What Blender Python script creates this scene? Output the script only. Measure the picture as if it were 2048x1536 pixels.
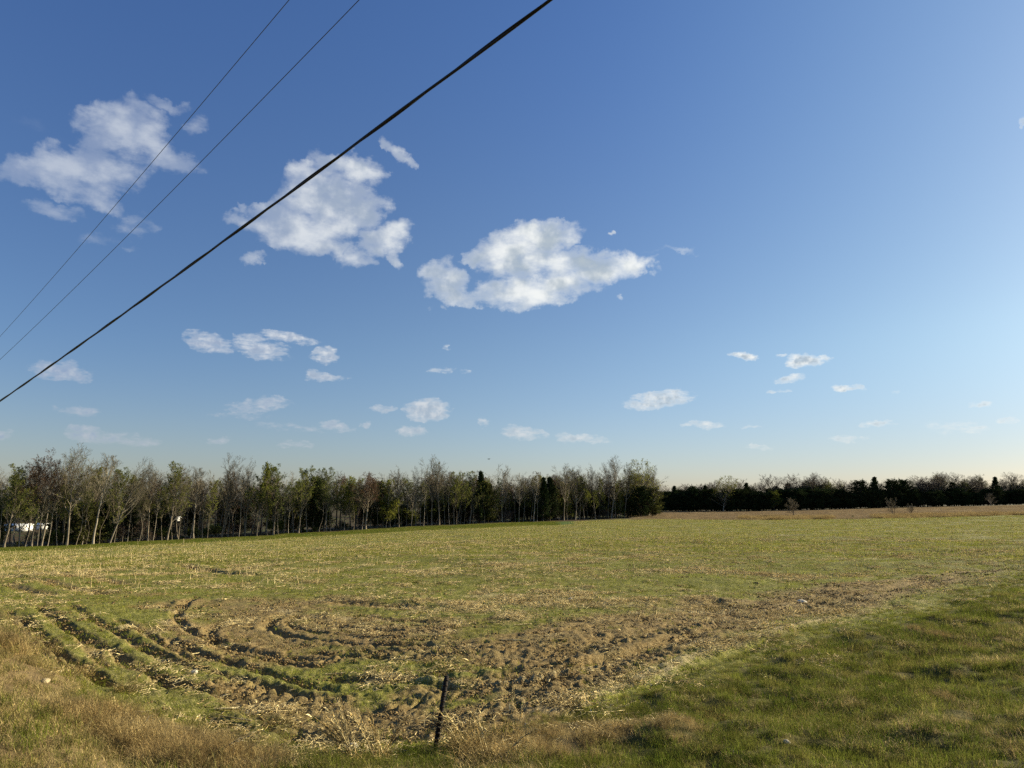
import bpy, math, random
import numpy as np
from mathutils import Vector, Matrix, Euler
for o in list(bpy.data.objects): bpy.data.objects.remove(o)
scene = bpy.context.scene
R = math.radians
# ------------------------------------------------------------------ camera
FPX, CX, CY = 1420.0, 1024.0, 768.0      # focal length and centre of the 2048 x 1536 photograph
PITCH = R(9.28)
CAMZ = 0.0                                # everything is measured from the eye; the field lies about 2.5 m below it
cam_data = bpy.data.cameras.new('camera'); cam = bpy.data.objects.new('camera', cam_data)
scene.collection.objects.link(cam); scene.camera = cam
cam_data.sensor_width = 36; cam_data.lens = 36 * FPX / 2048
cam_data.clip_start = 0.05; cam_data.clip_end = 20000
cam.location = (0, 0, CAMZ); cam.rotation_euler = (R(90) + PITCH, 0, 0)
# ------------------------------------------------------------------ light
SUN_EL, SUN_AZ = 20.0, 66.0               # azimuth to the right of the view direction
scene.view_settings.view_transform = 'Standard'; scene.view_settings.look = 'None'
scene.view_settings.gamma = 1; scene.view_settings.use_curve_mapping = False
scene.view_settings.exposure = 1.06
sd = bpy.data.lights.new('sun', 'SUN'); sun = bpy.data.objects.new('sun', sd); scene.collection.objects.link(sun)
sd.energy = 5.0; sd.angle = R(0.53); sd.color = (1.0, 0.875, 0.62)
sun.location = (60, 30, 60)
sv = Vector((math.sin(R(SUN_AZ)) * math.cos(R(SUN_EL)), math.cos(R(SUN_AZ)) * math.cos(R(SUN_EL)), math.sin(R(SUN_EL))))
sun.rotation_euler = (-sv).to_track_quat('-Z', 'Y').to_euler()
cy = scene.cycles
cy.max_bounces = 6; cy.diffuse_bounces = 3; cy.glossy_bounces = 2; cy.transmission_bounces = 4; cy.transparent_max_bounces = 8
cy.use_denoising = False

class NB:
    """small helper to write node trees"""
    def __init__(s, nt): s.nt = nt; s.n = nt.nodes; s.l = nt.links
    def put(s, sock, v):
        if isinstance(v, bpy.types.NodeSocket): s.l.new(v, sock)
        elif v is not None:
            if hasattr(sock.default_value, '__len__') and not hasattr(v, '__len__'): v = (v,) * len(sock.default_value)
            if hasattr(sock.default_value, '__len__') and len(sock.default_value) == 4 and len(v) == 3: v = (*v, 1)
            sock.default_value = v
    def m(s, op, a, b=None, c=None, clamp=False):
        n = s.n.new('ShaderNodeMath'); n.operation = op; n.use_clamp = clamp
        s.put(n.inputs[0], a); s.put(n.inputs[1], b); s.put(n.inputs[2], c); return n.outputs[0]
    def v(s, op, a, b=None, c=None, scale=None, out=0):
        n = s.n.new('ShaderNodeVectorMath'); n.operation = op
        s.put(n.inputs[0], a); s.put(n.inputs[1], b); s.put(n.inputs[2], c)
        if scale is not None: s.put(n.inputs['Scale'], scale)
        return n.outputs[out]
    def noise(s, vec, scale, detail=4, rough=.5, dist=0, color=False, dim='3D', lac=2):
        n = s.n.new('ShaderNodeTexNoise'); n.noise_dimensions = dim
        s.put(n.inputs['Vector'], vec); n.inputs['Scale'].default_value = scale; n.inputs['Detail'].default_value = detail
        n.inputs['Roughness'].default_value = rough; n.inputs['Distortion'].default_value = dist; n.inputs['Lacunarity'].default_value = lac
        return n.outputs['Color' if color else 'Fac']
    def ramp(s, x, lo, hi, a=0., b=1., smooth=True):
        n = s.n.new('ShaderNodeMapRange'); n.interpolation_type = 'SMOOTHSTEP' if smooth else 'LINEAR'
        s.put(n.inputs[0], x); s.put(n.inputs[1], lo); s.put(n.inputs[2], hi); s.put(n.inputs[3], a); s.put(n.inputs[4], b); return n.outputs[0]
    def mix(s, f, a, b, blend='MIX'):
        n = s.n.new('ShaderNodeMix'); n.data_type = 'RGBA'; n.blend_type = blend
        s.put(n.inputs[0], f); s.put(n.inputs[6], a); s.put(n.inputs[7], b); return n.outputs[2]
    def attr(s, name, out='Fac', kind='GEOMETRY'):
        n = s.n.new('ShaderNodeAttribute'); n.attribute_name = name; n.attribute_type = kind; return n.outputs[out]

def pix_ray(px, py):
    """world direction (not normalised) of a pixel of the 2048 x 1536 photograph"""
    u = (np.asarray(px, float) - CX) / FPX; v = (CY - np.asarray(py, float)) / FPX
    return u, math.cos(PITCH) - v * math.sin(PITCH), math.sin(PITCH) + v * math.cos(PITCH)
def at(px, py, D):
    u, y, z = pix_ray(px, py)
    return np.array([u / y * D, D + 0 * u, z / y * D])
# ------------------------------------------------------------------ sky
world = bpy.data.worlds.new('World'); scene.world = world; world.use_nodes = True
wt = world.node_tree
for n in list(wt.nodes): wt.nodes.remove(n)
w = NB(wt)
sky = wt.nodes.new('ShaderNodeTexSky'); sky.sky_type = 'NISHITA'; sky.sun_disc = False
sky.sun_elevation = R(SUN_EL); sky.sun_rotation = R(SUN_AZ)
sky.altitude = 150; sky.air_density = 1.0; sky.dust_density = 0.65; sky.ozone_density = 3.5
SKY_STRENGTH = 0.050
tc = wt.nodes.new('ShaderNodeTexCoord')
dirn = w.v('NORMALIZE', tc.outputs['Generated'])
# clouds: (px, py, half width, half height, tilt in degrees, density) of the puffs, turned into azimuth and elevation in degrees
CL = [
 # big ragged cloud, upper left
 (250,262,80,46,12,1.0),(205,235,40,22,10,.9),(300,290,70,38,-30,.9),(150,330,95,36,8,1.0),(60,330,60,22,0,.75),(215,345,70,40,-10,.85),(120,370,95,26,-22,.85),
 (190,395,45,18,-30,.7),(350,318,48,26,-20,.55),(105,425,50,17,-15,.5),(332,200,38,13,-25,.42),(400,262,20,24,-50,.35),(282,213,40,20,-25,.55),(275,440,40,18,0,.38),(210,480,48,12,0,.3),(75,262,50,14,-25,.0),
 # cloud behind the cable
 (625,345,38,22,0,.95),(700,335,62,22,-14,.95),(655,395,80,48,0,1.15),(710,435,60,34,20,1.0),(600,455,95,36,-6,1.1),(520,445,60,14,-12,.8),(640,490,60,20,0,.95),(548,415,28,16,20,.7),(490,412,12,9,0,.5),
 (785,300,34,17,-32,.75),(815,325,22,8,-30,.6),(778,478,46,24,20,.95),(795,505,14,22,15,.7),(708,516,38,20,0,.8),(512,529,25,14,0,.7),(672,420,14,10,0,1.0),
 # cloud in the middle
 (1075,470,75,26,4,1.15),(1030,510,70,40,0,1.2),(1130,520,60,26,0,.9),(965,518,34,13,0,.85),(1190,540,85,26,-2,1.1),(1262,528,45,24,-6,1.15),(1160,522,26,22,-10,1.0),(1075,575,110,28,4,1.15),
 (1060,600,60,18,5,.95),(890,552,34,26,-10,.9),(900,588,42,20,-10,.9),(960,592,60,18,-4,.75),(1215,463,7,5,0,.8),(1345,503,40,7,-4,.28),(1318,518,12,5,0,.45),(1232,596,12,6,0,.35),(885,618,9,6,0,.3),
 # lower small clouds
 (418,686,44,19,-10,.75),(500,680,28,13,0,.65),(525,700,44,17,-12,.75),(572,675,46,10,-10,.8),(645,710,24,14,-12,.7),(652,754,33,9,-6,.75),(125,742,52,18,-10,.8),
 (165,821,38,11,-5,.6),(170,865,32,13,0,.75),(225,876,58,12,-6,.5),(290,882,30,8,-6,.5),(520,810,55,14,4,.55),(545,803,22,9,0,.6),(480,832,60,6,-2,.3),(620,855,110,8,-3,.25),
 (858,820,38,20,0,.95),(765,821,28,6,0,.5),(825,862,28,10,-5,.7),(672,851,24,8,-5,.6),(725,848,9,7,0,.7),(876,740,24,5,0,.35),(926,743,14,4,0,.35),(435,881,24,6,0,.45),(590,888,35,6,0,.4),
 (1320,797,62,14,4,.85),(1290,806,36,12,4,.6),(1045,866,32,12,-5,.65),(1160,876,50,9,-4,.6),(964,845,7,12,0,.3),(1410,850,36,6,-4,.6),(1490,712,22,8,-4,1.0),(1618,720,36,11,2,.9),(1590,728,22,7,5,.6),
 (1580,758,33,8,4,.7),(1562,712,14,4,5,.4),(1696,776,26,6,-4,.8),(1560,782,18,4,0,.4),(1790,780,14,3,0,.4),(1958,809,24,6,5,.6),(1760,846,34,7,0,.55),(1700,877,40,6,0,.4),(1915,856,55,14,0,.3),(2022,841,12,5,0,.5),
 (2044,247,10,9,0,.9),(1500,853,20,3,0,.35),(1515,894,32,5,0,.35),(5,868,18,10,0,.6),(898,692,10,6,0,.3),
 # the same scattered cumulus goes on outside the frame
 (-260,420,120,50,0,1.),(-420,700,90,22,0,.8),(-180,-160,90,40,10,.9),(-700,760,160,22,0,.8),(2400,560,90,28,0,.8),(2700,800,130,16,0,.7),(900,-520,140,60,0,1.0),(2300,-300,120,60,0,.9)]
sep = wt.nodes.new('ShaderNodeSeparateXYZ'); wt.links.new(dirn, sep.inputs[0])
az = w.m('MULTIPLY', w.m('ARCTAN2', sep.outputs[0], sep.outputs[1]), 180 / math.pi)
el = w.m('MULTIPLY', w.m('ARCSINE', sep.outputs[2]), 180 / math.pi)
comb = wt.nodes.new('ShaderNodeCombineXYZ'); wt.links.new(az, comb.inputs[0]); wt.links.new(el, comb.inputs[1])
P0 = comb.outputs[0]
def by_az(l, c, r): return w.mix(w.ramp(az, 2, 40), w.mix(w.ramp(az, -38, 4), l, c), r)
grade = w.mix(w.ramp(el, 2.0, 13.0), by_az((1.09, 1.02, 1.08), (1.10, 1.05, 1.13), (.84, .84, .93)), by_az((.98, 1.04, 1.17), (1.14, 1.12, 1.13), (1.20, 1.20, 1.09)))
grade = w.mix(w.ramp(el, 8.0, 42.0), grade, by_az((.88, 1.09, 1.46), (.90, 1.10, 1.42), (1.22, 1.36, 1.42)))
skycol = w.v('MULTIPLY', sky.outputs[0], grade)      # sky colours tinted by hand over azimuth and elevation, brightened towards the sun
def azel(px, py):
    u, y, z = pix_ray(px, py)
    return np.degrees(np.arctan2(u, y)), np.degrees(np.arctan2(z, np.hypot(u, y)))
def background(col):
    bg = wt.nodes.new('ShaderNodeBackground'); bg.inputs[1].default_value = SKY_STRENGTH
    wt.links.new(col, bg.inputs[0]); return bg.outputs[0]
def cloud_group(puffs, low):
    """the sky with one group of clouds in it, and the box of azimuth and elevation outside of which it has none"""
    # ragged edges: the puffs are looked up at a position warped by noise; low clouds are far away and their raggedness is finer
    k = .4 if low else 1.0
    o3 = (0, 0, float(puffs[0][0]) * .01)
    Pn = w.v('ADD', P0, o3)
    warp1 = w.v('SUBTRACT', w.noise(Pn, .34 / (k ** .7), 6, .60, color=True), (.5, .5, .5))
    P1 = w.v('MULTIPLY_ADD', warp1, (5.6 * k * (1.35 if low else 1), 3.6 * k * (.75 if low else 1), 0), P0)
    acc = None; Pk = P1; lo = [1e9, 1e9]; hi = [-1e9, -1e9]
    for ci, (px, py, rx, ry, tilt, dens) in enumerate(puffs):
        dens = .20 + 1.05 * dens if dens > .5 else .12 + dens
        if ci and ci % 10 == 0:      # chains the groups, so that the shader stack stays small; z is scaled away below
            Pk = w.v('MULTIPLY_ADD', acc, (0, 0, 1), P1)
        a0, e0 = azel(px, py); a1, e1 = azel(px + 8, py); a2, e2 = azel(px, py - 8)
        sx = math.hypot(a1 - a0, e1 - e0) / 8; sy = math.hypot(a2 - a0, e2 - e0) / 8
        rot = math.atan2(e1 - e0, a1 - a0) + R(tilt)
        mp = wt.nodes.new('ShaderNodeMapping'); mp.vector_type = 'TEXTURE'
        wt.links.new(Pk, mp.inputs[0])
        q = 1.42
        mp.inputs['Location'].default_value = (a0, e0, 0); mp.inputs['Rotation'].default_value = (0, 0, rot)
        mp.inputs['Scale'].default_value = (rx * sx * q, ry * sy * q, 1e5)
        mg = 2.3 * k
        for i, (c, r_) in enumerate(((a0, math.hypot(rx * sx * q * math.cos(rot), ry * sy * q * math.sin(rot))), (e0, math.hypot(rx * sx * q * math.sin(rot), ry * sy * q * math.cos(rot))))):
            lo[i] = min(lo[i], c - r_ - mg); hi[i] = max(hi[i], c + r_ + mg)
        d2 = w.v('DOT_PRODUCT', mp.outputs[0], mp.outputs[0], out=1)
        g = w.m('MULTIPLY_ADD', d2, -dens, dens)    # dens * (1 - d^2)
        acc = w.m('MAXIMUM', g, 0.0) if acc is None else w.m('SMOOTH_MAX', acc, g, .25 if not low else .12)
    mpn = wt.nodes.new('ShaderNodeMapping'); wt.links.new(Pn, mpn.inputs[0]); mpn.inputs['Rotation'].default_value = (0, 0, R(24 if not low else 4)); mpn.inputs['Scale'].default_value = (.75, 1.75, 1) if not low else (1, 2.6, 1)
    fb = w.noise(mpn.outputs[0], .66 if not low else 1.2, 8, .55)
    fbs = w.m('SUBTRACT', fb, .5)
    dn = w.m('ADD', acc, w.m('MULTIPLY', fbs, 1.9 if not low else 2.3))
    dn = w.m('MULTIPLY', dn, w.ramp(acc, 0.0, .30))
    alpha = w.ramp(dn, -.02, 1.62 if not low else 1.3)
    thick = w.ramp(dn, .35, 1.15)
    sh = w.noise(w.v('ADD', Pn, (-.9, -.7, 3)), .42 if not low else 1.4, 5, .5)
    sh = w.m('MULTIPLY', thick, w.ramp(sh, .36, .62, 1.0, .0))  # cloud shade is painted: greyer by thickness and noise
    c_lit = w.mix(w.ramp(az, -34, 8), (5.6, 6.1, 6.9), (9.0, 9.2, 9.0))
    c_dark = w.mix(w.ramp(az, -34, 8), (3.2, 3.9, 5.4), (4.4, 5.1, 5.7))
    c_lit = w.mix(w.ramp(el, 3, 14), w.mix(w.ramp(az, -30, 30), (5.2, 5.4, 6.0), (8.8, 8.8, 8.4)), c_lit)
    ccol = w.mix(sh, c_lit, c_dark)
    alpha = w.m('MULTIPLY', alpha, w.ramp(el, 0, 15, .62, .97))
    alpha = w.m('MULTIPLY', alpha, w.ramp(az, -40, -12, .80, 1.0))
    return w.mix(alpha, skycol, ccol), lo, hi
BND = dict(a=float(azel(431, 330)[0]), b=-7.95, c=-25.5, d=-12.4, e=17.0)
def in_box(lo, hi):
    a = w.m('LESS_THAN', w.m('ABSOLUTE', w.m('SUBTRACT', az, (lo[0] + hi[0]) / 2)), (hi[0] - lo[0]) / 2)
    b = w.m('LESS_THAN', w.m('ABSOLUTE', w.m('SUBTRACT', el, (lo[1] + hi[1]) / 2)), (hi[1] - lo[1]) / 2)
    return w.m('MULTIPLY', a, b)
shader = background(skycol)
sets = [([c for c in CL if 0 <= c[0] < 425 and 150 < c[1] < 490], 0, -60, BND['a'], 13.4, 60), ([c for c in CL if 425 <= c[0] < 842 and 150 < c[1] < 550], 0, BND['a'], BND['b'], 13.4, 60),
        ([c for c in CL if 842 <= c[0] < 1400 and 400 < c[1] < 640], 0, BND['b'], 40, 13.4, 60), ([c for c in CL if 0 <= c[0] < 400 and 640 < c[1] < 900], 1, -60, BND['c'], 0, 13.4),
        ([c for c in CL if 400 <= c[0] < 700 and 640 < c[1] < 900], 1, BND['c'], BND['d'], 0, 13.4), ([c for c in CL if 700 <= c[0] < 1420 and 640 < c[1] < 900], 1, BND['d'], BND['e'], 0, 13.4),
        ([c for c in CL if 1420 <= c[0] < 2040 and 640 < c[1] < 900], 1, BND['e'], 60, 0, 13.4), ([c for c in CL if c[0] == 2044], 0, 30, 60, 13.4, 60)]
sets += [([c], 0, -180, 180, 0, 90) for c in CL if not (0 <= c[0] < 2049 and c[1] > 0)]
for puffs, low, b0, b1, b2, b3 in reversed(sets):
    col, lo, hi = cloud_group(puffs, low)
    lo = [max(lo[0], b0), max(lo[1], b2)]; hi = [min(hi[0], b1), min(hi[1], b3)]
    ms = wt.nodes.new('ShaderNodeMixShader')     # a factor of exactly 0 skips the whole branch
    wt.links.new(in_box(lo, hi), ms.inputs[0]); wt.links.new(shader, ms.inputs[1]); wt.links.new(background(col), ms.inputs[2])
    shader = ms.outputs[0]
wo = wt.nodes.new('ShaderNodeOutputWorld'); wt.links.new(shader, wo.inputs[0])
world.cycles.sampling_method = 'MANUAL'; world.cycles.sample_map_resolution = 512
# ================================================================== helpers
def link(o): scene.collection.objects.link(o); return o
def tag(o, label=None, cat=None, group=None, kind=None):
    if label: o['label'] = label
    if cat: o['category'] = cat
    if group: o['group'] = group
    if kind: o['kind'] = kind
    return o
def mesh_from(name, V, F, mats=(), smooth=False, mat_idx=None, attrs=None):
    """V (n,3), F list of (m,k) index arrays"""
    me = bpy.data.meshes.new(name)
    V = np.asarray(V, np.float32)
    if not isinstance(F, (list, tuple)): F = [F]
    F = [np.asarray(f, np.int32) for f in F if len(f)]
    me.vertices.add(len(V)); me.vertices.foreach_set('co', V.ravel())
    nl = sum(f.size for f in F); npoly = sum(len(f) for f in F)
    me.loops.add(nl); me.loops.foreach_set('vertex_index', np.concatenate([f.ravel() for f in F]))
    me.polygons.add(npoly)
    tot = np.concatenate([np.full(len(f), f.shape[1], np.int32) for f in F])
    st = np.concatenate([[0], np.cumsum(tot)[:-1]]).astype(np.int32)
    me.polygons.foreach_set('loop_start', st); me.polygons.foreach_set('loop_total', tot)
    for m in mats: me.materials.append(m)
    if mat_idx is not None: me.polygons.foreach_set('material_index', np.asarray(mat_idx, np.int32))
    if smooth: me.polygons.foreach_set('use_smooth', np.ones(npoly, bool))
    for k, a in (attrs or {}).items():
        a = np.asarray(a, np.float32)
        if a.ndim == 1: at_ = me.attributes.new(k, 'FLOAT', 'POINT'); at_.data.foreach_set('value', a)
        else: at_ = me.attributes.new(k, 'FLOAT_VECTOR', 'POINT'); at_.data.foreach_set('vector', a.ravel())
    me.update(calc_edges=True); return me
def obj(name, me, parent=None):
    o = bpy.data.objects.new(name, me); link(o)
    if parent is not None: o.parent = parent
    return o
def empty(name, loc=(0, 0, 0), rz=0., label=None, cat=None, group=None):
    o = bpy.data.objects.new(name, None); link(o); o.location = loc; o.rotation_euler = (0, 0, rz); o.empty_display_size = .2
    return tag(o, label, cat, group)
def hash2(ix, iy, seed):
    h = (ix.astype(np.int64) * 374761393 + iy.astype(np.int64) * 668265263 + seed * 974634777) & 0xffffffff
    h = ((h ^ (h >> 13)) * 1274126177) & 0xffffffff
    return ((h ^ (h >> 16)) & 0xffff) / 65535.0
def vnoise(x, y, scale, seed=0):
    x = np.asarray(x) / scale; y = np.asarray(y) / scale
    ix = np.floor(x); iy = np.floor(y); fx = x - ix; fy = y - iy
    fx = fx * fx * (3 - 2 * fx); fy = fy * fy * (3 - 2 * fy)
    a = hash2(ix, iy, seed); b = hash2(ix + 1, iy, seed); c = hash2(ix, iy + 1, seed); d = hash2(ix + 1, iy + 1, seed)
    return (a * (1 - fx) + b * fx) * (1 - fy) + (c * (1 - fx) + d * fx) * fy - .5
def fbm(x, y, scale, oct_=4, seed=0, g=.5):
    r = 0; amp = 1; ca, sa = math.cos(.7), math.sin(.7)
    for i in range(oct_):
        r = r + amp * vnoise(x, y, scale, seed + i * 17); amp *= g; scale *= .5
        x, y = x * ca - y * sa, x * sa + y * ca
    return r
def sstep(x, a, b):
    t = np.clip((x - a) / (b - a), 0, 1); return t * t * (3 - 2 * t)
# ================================================================== the lie of the land
# control points: (px, py, distance) of ground seen in the photograph; z comes out of the pixel and the distance
GP = [(0,1536,4.9),(500,1536,5.8),(1024,1536,6.5),(1500,1536,6.3),(2048,1536,6.0),(0,1300,9.0),(0,1400,6.8),(100,1345,9.6),(250,1420,8.6),(480,1500,8.0),(880,1500,7.6),
      (100,1260,13.5),(0,1215,17.5),(400,1380,10.4),(1024,1400,9.4),(1024,1300,12.7),(1024,1200,19.8),(1024,1100,45),(300,1200,20),(300,1120,48),(1700,1200,19),(2000,1100,40),(1500,1400,9.2),(2000,1400,9.0),(2000,1250,14.2),
      (1800,1060,92),(1000,1065,105),(300,1093,95),(0,1110,80),(1400,1050,150),
      (0,1097,126),(150,1092,134),(230,1087,140),(330,1080,147),(450,1075,156),(600,1067,165),(690,1061,171),(800,1055,178),(870,1051,183),(1000,1046,193),(1080,1043,200),(1200,1038,214),(1310,1034,228),
      (1400,1037,215),(1600,1038,195),(1800,1036,185),(2048,1031,180),(2300,1024,180),(-300,1112,120),
      (1330,1024,315),(1480,1023,312),(1650,1020,312),(1850,1014,318),(2048,1009,325),(2300,1003,330),
      (30,1062,235),(200,1052,300),(600,1040,300),(1000,1030,330),(-300,1060,260)]
CX_, CY_, CZ_ = [], [], []
for px, py, D in GP:
    p = at(px, py, D); CX_.append(p[0]); CY_.append(p[1]); CZ_.append(p[2])
for x, y, z in [(0,0,-1.62),(0,2.5,-1.66),(6,1,-1.62),(-6,1,-1.55),(0,-6,-1.6),(25,2,-1.6),(-25,2,-1.6),(25,-12,-1.6),(-25,-12,-1.6),(60,10,-1.8),(-60,10,-2.6),(0,-60,-2.),(120,60,-2.6),(-120,40,-5),(0,-200,-3),(300,0,-3),(-300,0,-8),
                (-350,300,-9),(350,330,-1.5),(0,420,-7),(300,420,-3),(-300,420,-9)]:
    CX_.append(x); CY_.append(y); CZ_.append(z)
CX_, CY_, CZ_ = map(np.array, (CX_, CY_, CZ_))
# thin-plate spline in compressed coordinates (near relief is finer than far relief)
def comp(x, y):
    r = np.hypot(x, y) + 1e-9; s = np.log1p(r / 6.0) * 6.0 / r; return x * s, y * s
kx, ky = comp(CX_, CY_)
def tps(r2): return np.where(r2 > 1e-12, r2 * np.log(np.maximum(r2, 1e-12)) * .5, 0)
N = len(kx); A = np.zeros((N + 3, N + 3)); r2 = (kx[:, None] - kx) ** 2 + (ky[:, None] - ky) ** 2
A[:N, :N] = tps(r2) + np.eye(N) * .02; A[:N, N] = 1; A[:N, N + 1] = kx; A[:N, N + 2] = ky; A[N:, :N] = A[:N, N:].T
WTS = np.linalg.solve(A, np.concatenate([CZ_, [0, 0, 0]]))
def base_z(x, y):
    x = np.asarray(x, float); y = np.asarray(y, float); shp = x.shape
    x = x.ravel(); y = y.ravel(); out = np.empty(len(x)); rr = np.hypot(x, y)
    k = np.minimum(1, 430 / np.maximum(rr, 1)); xs, ys = comp(x * k, y * k)
    for i in range(0, len(x), 20000):
        a, b = xs[i:i + 20000], ys[i:i + 20000]
        out[i:i + 20000] = tps((a[:, None] - kx) ** 2 + (b[:, None] - ky) ** 2) @ WTS[:N] + WTS[N] + WTS[N + 1] * a + WTS[N + 2] * b
    far = sstep(rr, 380, 700); out = out * (1 - far) + np.minimum(out, -5.0) * far
    return out.reshape(shp)
def to_pix(x, y, z):
    yc = y * math.cos(PITCH) + z * math.sin(PITCH); zc = -y * math.sin(PITCH) + z * math.cos(PITCH)
    yc = np.maximum(yc, .05)
    return CX + FPX * x / yc, CY - FPX * zc / yc
DS = np.geomspace(2.5, 430, 700)
def on_ground(px, py):
    """where the ray of a pixel meets the ground"""
    px = np.atleast_1d(np.asarray(px, float)); py = np.atleast_1d(np.asarray(py, float)); out = np.zeros((len(px), 3))
    u, ry, rz = pix_ray(px, py)
    X = (u / ry)[:, None] * DS; Z = (rz / ry)[:, None] * DS; B = base_z(X, np.broadcast_to(DS, X.shape))
    under = Z < B
    for i in range(len(px)):
        j = int(np.argmax(under[i])) if under[i].any() else len(DS) - 1
        if j > 0:
            a = Z[i, j - 1] - B[i, j - 1]; b = Z[i, j] - B[i, j]; t = a / (a - b) if a != b else 0
            D = DS[j - 1] + t * (DS[j] - DS[j - 1])
        else: D = DS[0]
        out[i] = (u[i] / ry[i] * D, D, rz[i] / ry[i] * D)
    return out
# borders between the kinds of ground, given in the photograph and read on the ground they lie on
VX = [-900,0,100,230,330,480,640,880,1000,1150,1300,1480,1640,1850,2048,2900]; VY = [1225,1240,1338,1402,1440,1478,1500,1496,1478,1432,1385,1325,1278,1232,1165,1010]
EX = [-900,0,150,300,450,600,800,1000,1080,1200,1330,1500,1700,1850,2048,2900]; EY = [1125,1098,1093,1084,1077,1069,1057,1048,1045,1041,1038,1040,1038,1035,1030,1005]
def zones(x, y, z):
    """signed heights (in pixels of the photograph, from the eye of the first photographer) over the verge border and the far field edge"""
    px, py = to_pix(x, y, z)
    front = y > 1.5
    n = fbm(x, y, 1.6, 4, 5) * 60 * np.clip(8 / np.maximum(np.hypot(x, y), 4), .05, 1.5)
    v = np.where(front, py - np.interp(px, VX, VY) + n, 400)          # > 0: verge
    e = np.where(front, np.interp(px, EX, EY) - py, -400)             # > 0: beyond the field
    return px, py, v, e
# ruts, tracks and hollows: (points in the photograph, half width m, depth m, ridge height m)
RUTS = [([(20,1232),(41,1230),(68,1254),(103,1282),(123,1299),(161,1319),(185,1336),(222,1368)], .11, .17, .05), ([(16,1222),(27,1237),(55,1271),(96,1299),(137,1328)], .08, .10, .05),
        ([(70,1215),(99,1227),(137,1251),(178,1271),(219,1292),(243,1308),(285,1338)], .15, .13, .05), ([(140,1212),(164,1225),(205,1244),(239,1261),(273,1282),(308,1299),(350,1324)], .12, .09, .05),
        ([(230,1232),(290,1262),(345,1290),(393,1315)], .10, .07, .04), ([(395,1196),(368,1210),(352,1224),(362,1244),(400,1266),(440,1288),(500,1306),(580,1322),(660,1330)], .11, .10, .07),
        ([(445,1240),(427,1247),(414,1261),(430,1277),(490,1294),(560,1308),(640,1316)], .12, .11, .06), ([(580,1222),(547,1232),(534,1251),(574,1266),(632,1276),(700,1283),(800,1288),(880,1286)], .12, .12, .06),
        ([(600,1228),(575,1238),(590,1252),(650,1262),(740,1270),(840,1272)], .09, .08, .05), ([(330,1268),(380,1294),(444,1316),(496,1329),(547,1345),(600,1362),(680,1378)], .11, .13, .05),
        ([(300,1292),(360,1320),(430,1342),(500,1358),(570,1376),(640,1392)], .09, .09, .05), ([(250,1316),(310,1344),(380,1368),(450,1388),(520,1402)], .11, .09, .05), ([(295,1345),(330,1360),(362,1377)], .14, .16, .05),
        ([(660,1246),(720,1254),(800,1258),(900,1256)], .09, .07, .04), ([(700,1225),(800,1238),(920,1240),(1040,1228)], .10, .06, .04), ([(620,1300),(720,1312),(840,1312),(960,1300),(1080,1282)], .10, .08, .04),
        ([(640,1350),(740,1352),(860,1344),(980,1326),(1120,1298)], .09, .07, .04), ([(980,1272),(1100,1262),(1240,1240),(1380,1216)], .10, .06, .04), ([(1100,1330),(1220,1306),(1340,1276),(1460,1246)], .10, .07, .04), ([(1000,1352),(1120,1330),(1240,1300)], .10, .07, .04),
        ([(435,1428),(470,1442),(520,1458),(560,1462),(640,1458)], .10, .12, .05), ([(540,1470),(640,1472),(740,1474),(862,1470)], .17, .34, .10), ([(380,1410),(440,1440),(520,1460)], .12, .09, .04),
        ([(270,1122),(330,1128),(400,1138),(440,1146),(530,1152)], .35, .14, .08), ([(380,1143),(440,1147)], .3, .10, .05), ([(1085,1195),(1120,1203)], .25, .1, .04),
        ([(1385,1185),(1430,1196),(1465,1215)], .22, .10, .05), ([(1360,1195),(1410,1205),(1440,1222)], .2, .07, .05), ([(1640,1262),(1700,1263),(1790,1262)], .17, .20, .06),
        ([(0,1210),(60,1211),(110,1216)], .15, .06, .05), ([(220,1212),(300,1214),(365,1208)], .2, .07, .05), ([(120,1235),(180,1290),(215,1330)], .1, .06, .04),
        ([(60,1400),(150,1430),(210,1470),(300,1530)], .22, .12, .03), ([(1200,1470),(1290,1480),(1420,1490)], .12, .08, .03), ([(1560,1476),(1650,1484),(1740,1496)], .12, .14, .05),
        ([(1490,1398),(1530,1412),(1560,1424)], .13, .11, .03), ([(1700,1420),(1760,1425)], .15, .12, .03), ([(1725,1450),(1770,1465)], .15, .12, .03), ([(1930,1450),(1960,1460)], .14, .1, .03),
        ([(0,1135),(140,1152),(260,1165)], .3, .07, .05), ([(0,1152),(120,1172),(230,1190)], .3, .08, .05), ([(0,1172),(110,1190)], .25, .08, .05), ([(600,1195),(760,1210),(900,1212)], .3, .06, .05),
        ([(1640,1180),(1800,1160),(2048,1130)], .35, .08, .04), ([(1600,1205),(1760,1180),(1950,1150)], .3, .07, .04), ([(900,1330),(1100,1300),(1400,1240)], .3, .05, .03), ([(700,1400),(900,1360),(1200,1320),(1420,1262)], .28, .06, .04)]
RP = [(on_ground([p[0] for p in pts], [p[1] for p in pts]), hw, dep, rid) for pts, hw, dep, rid in RUTS]
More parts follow.
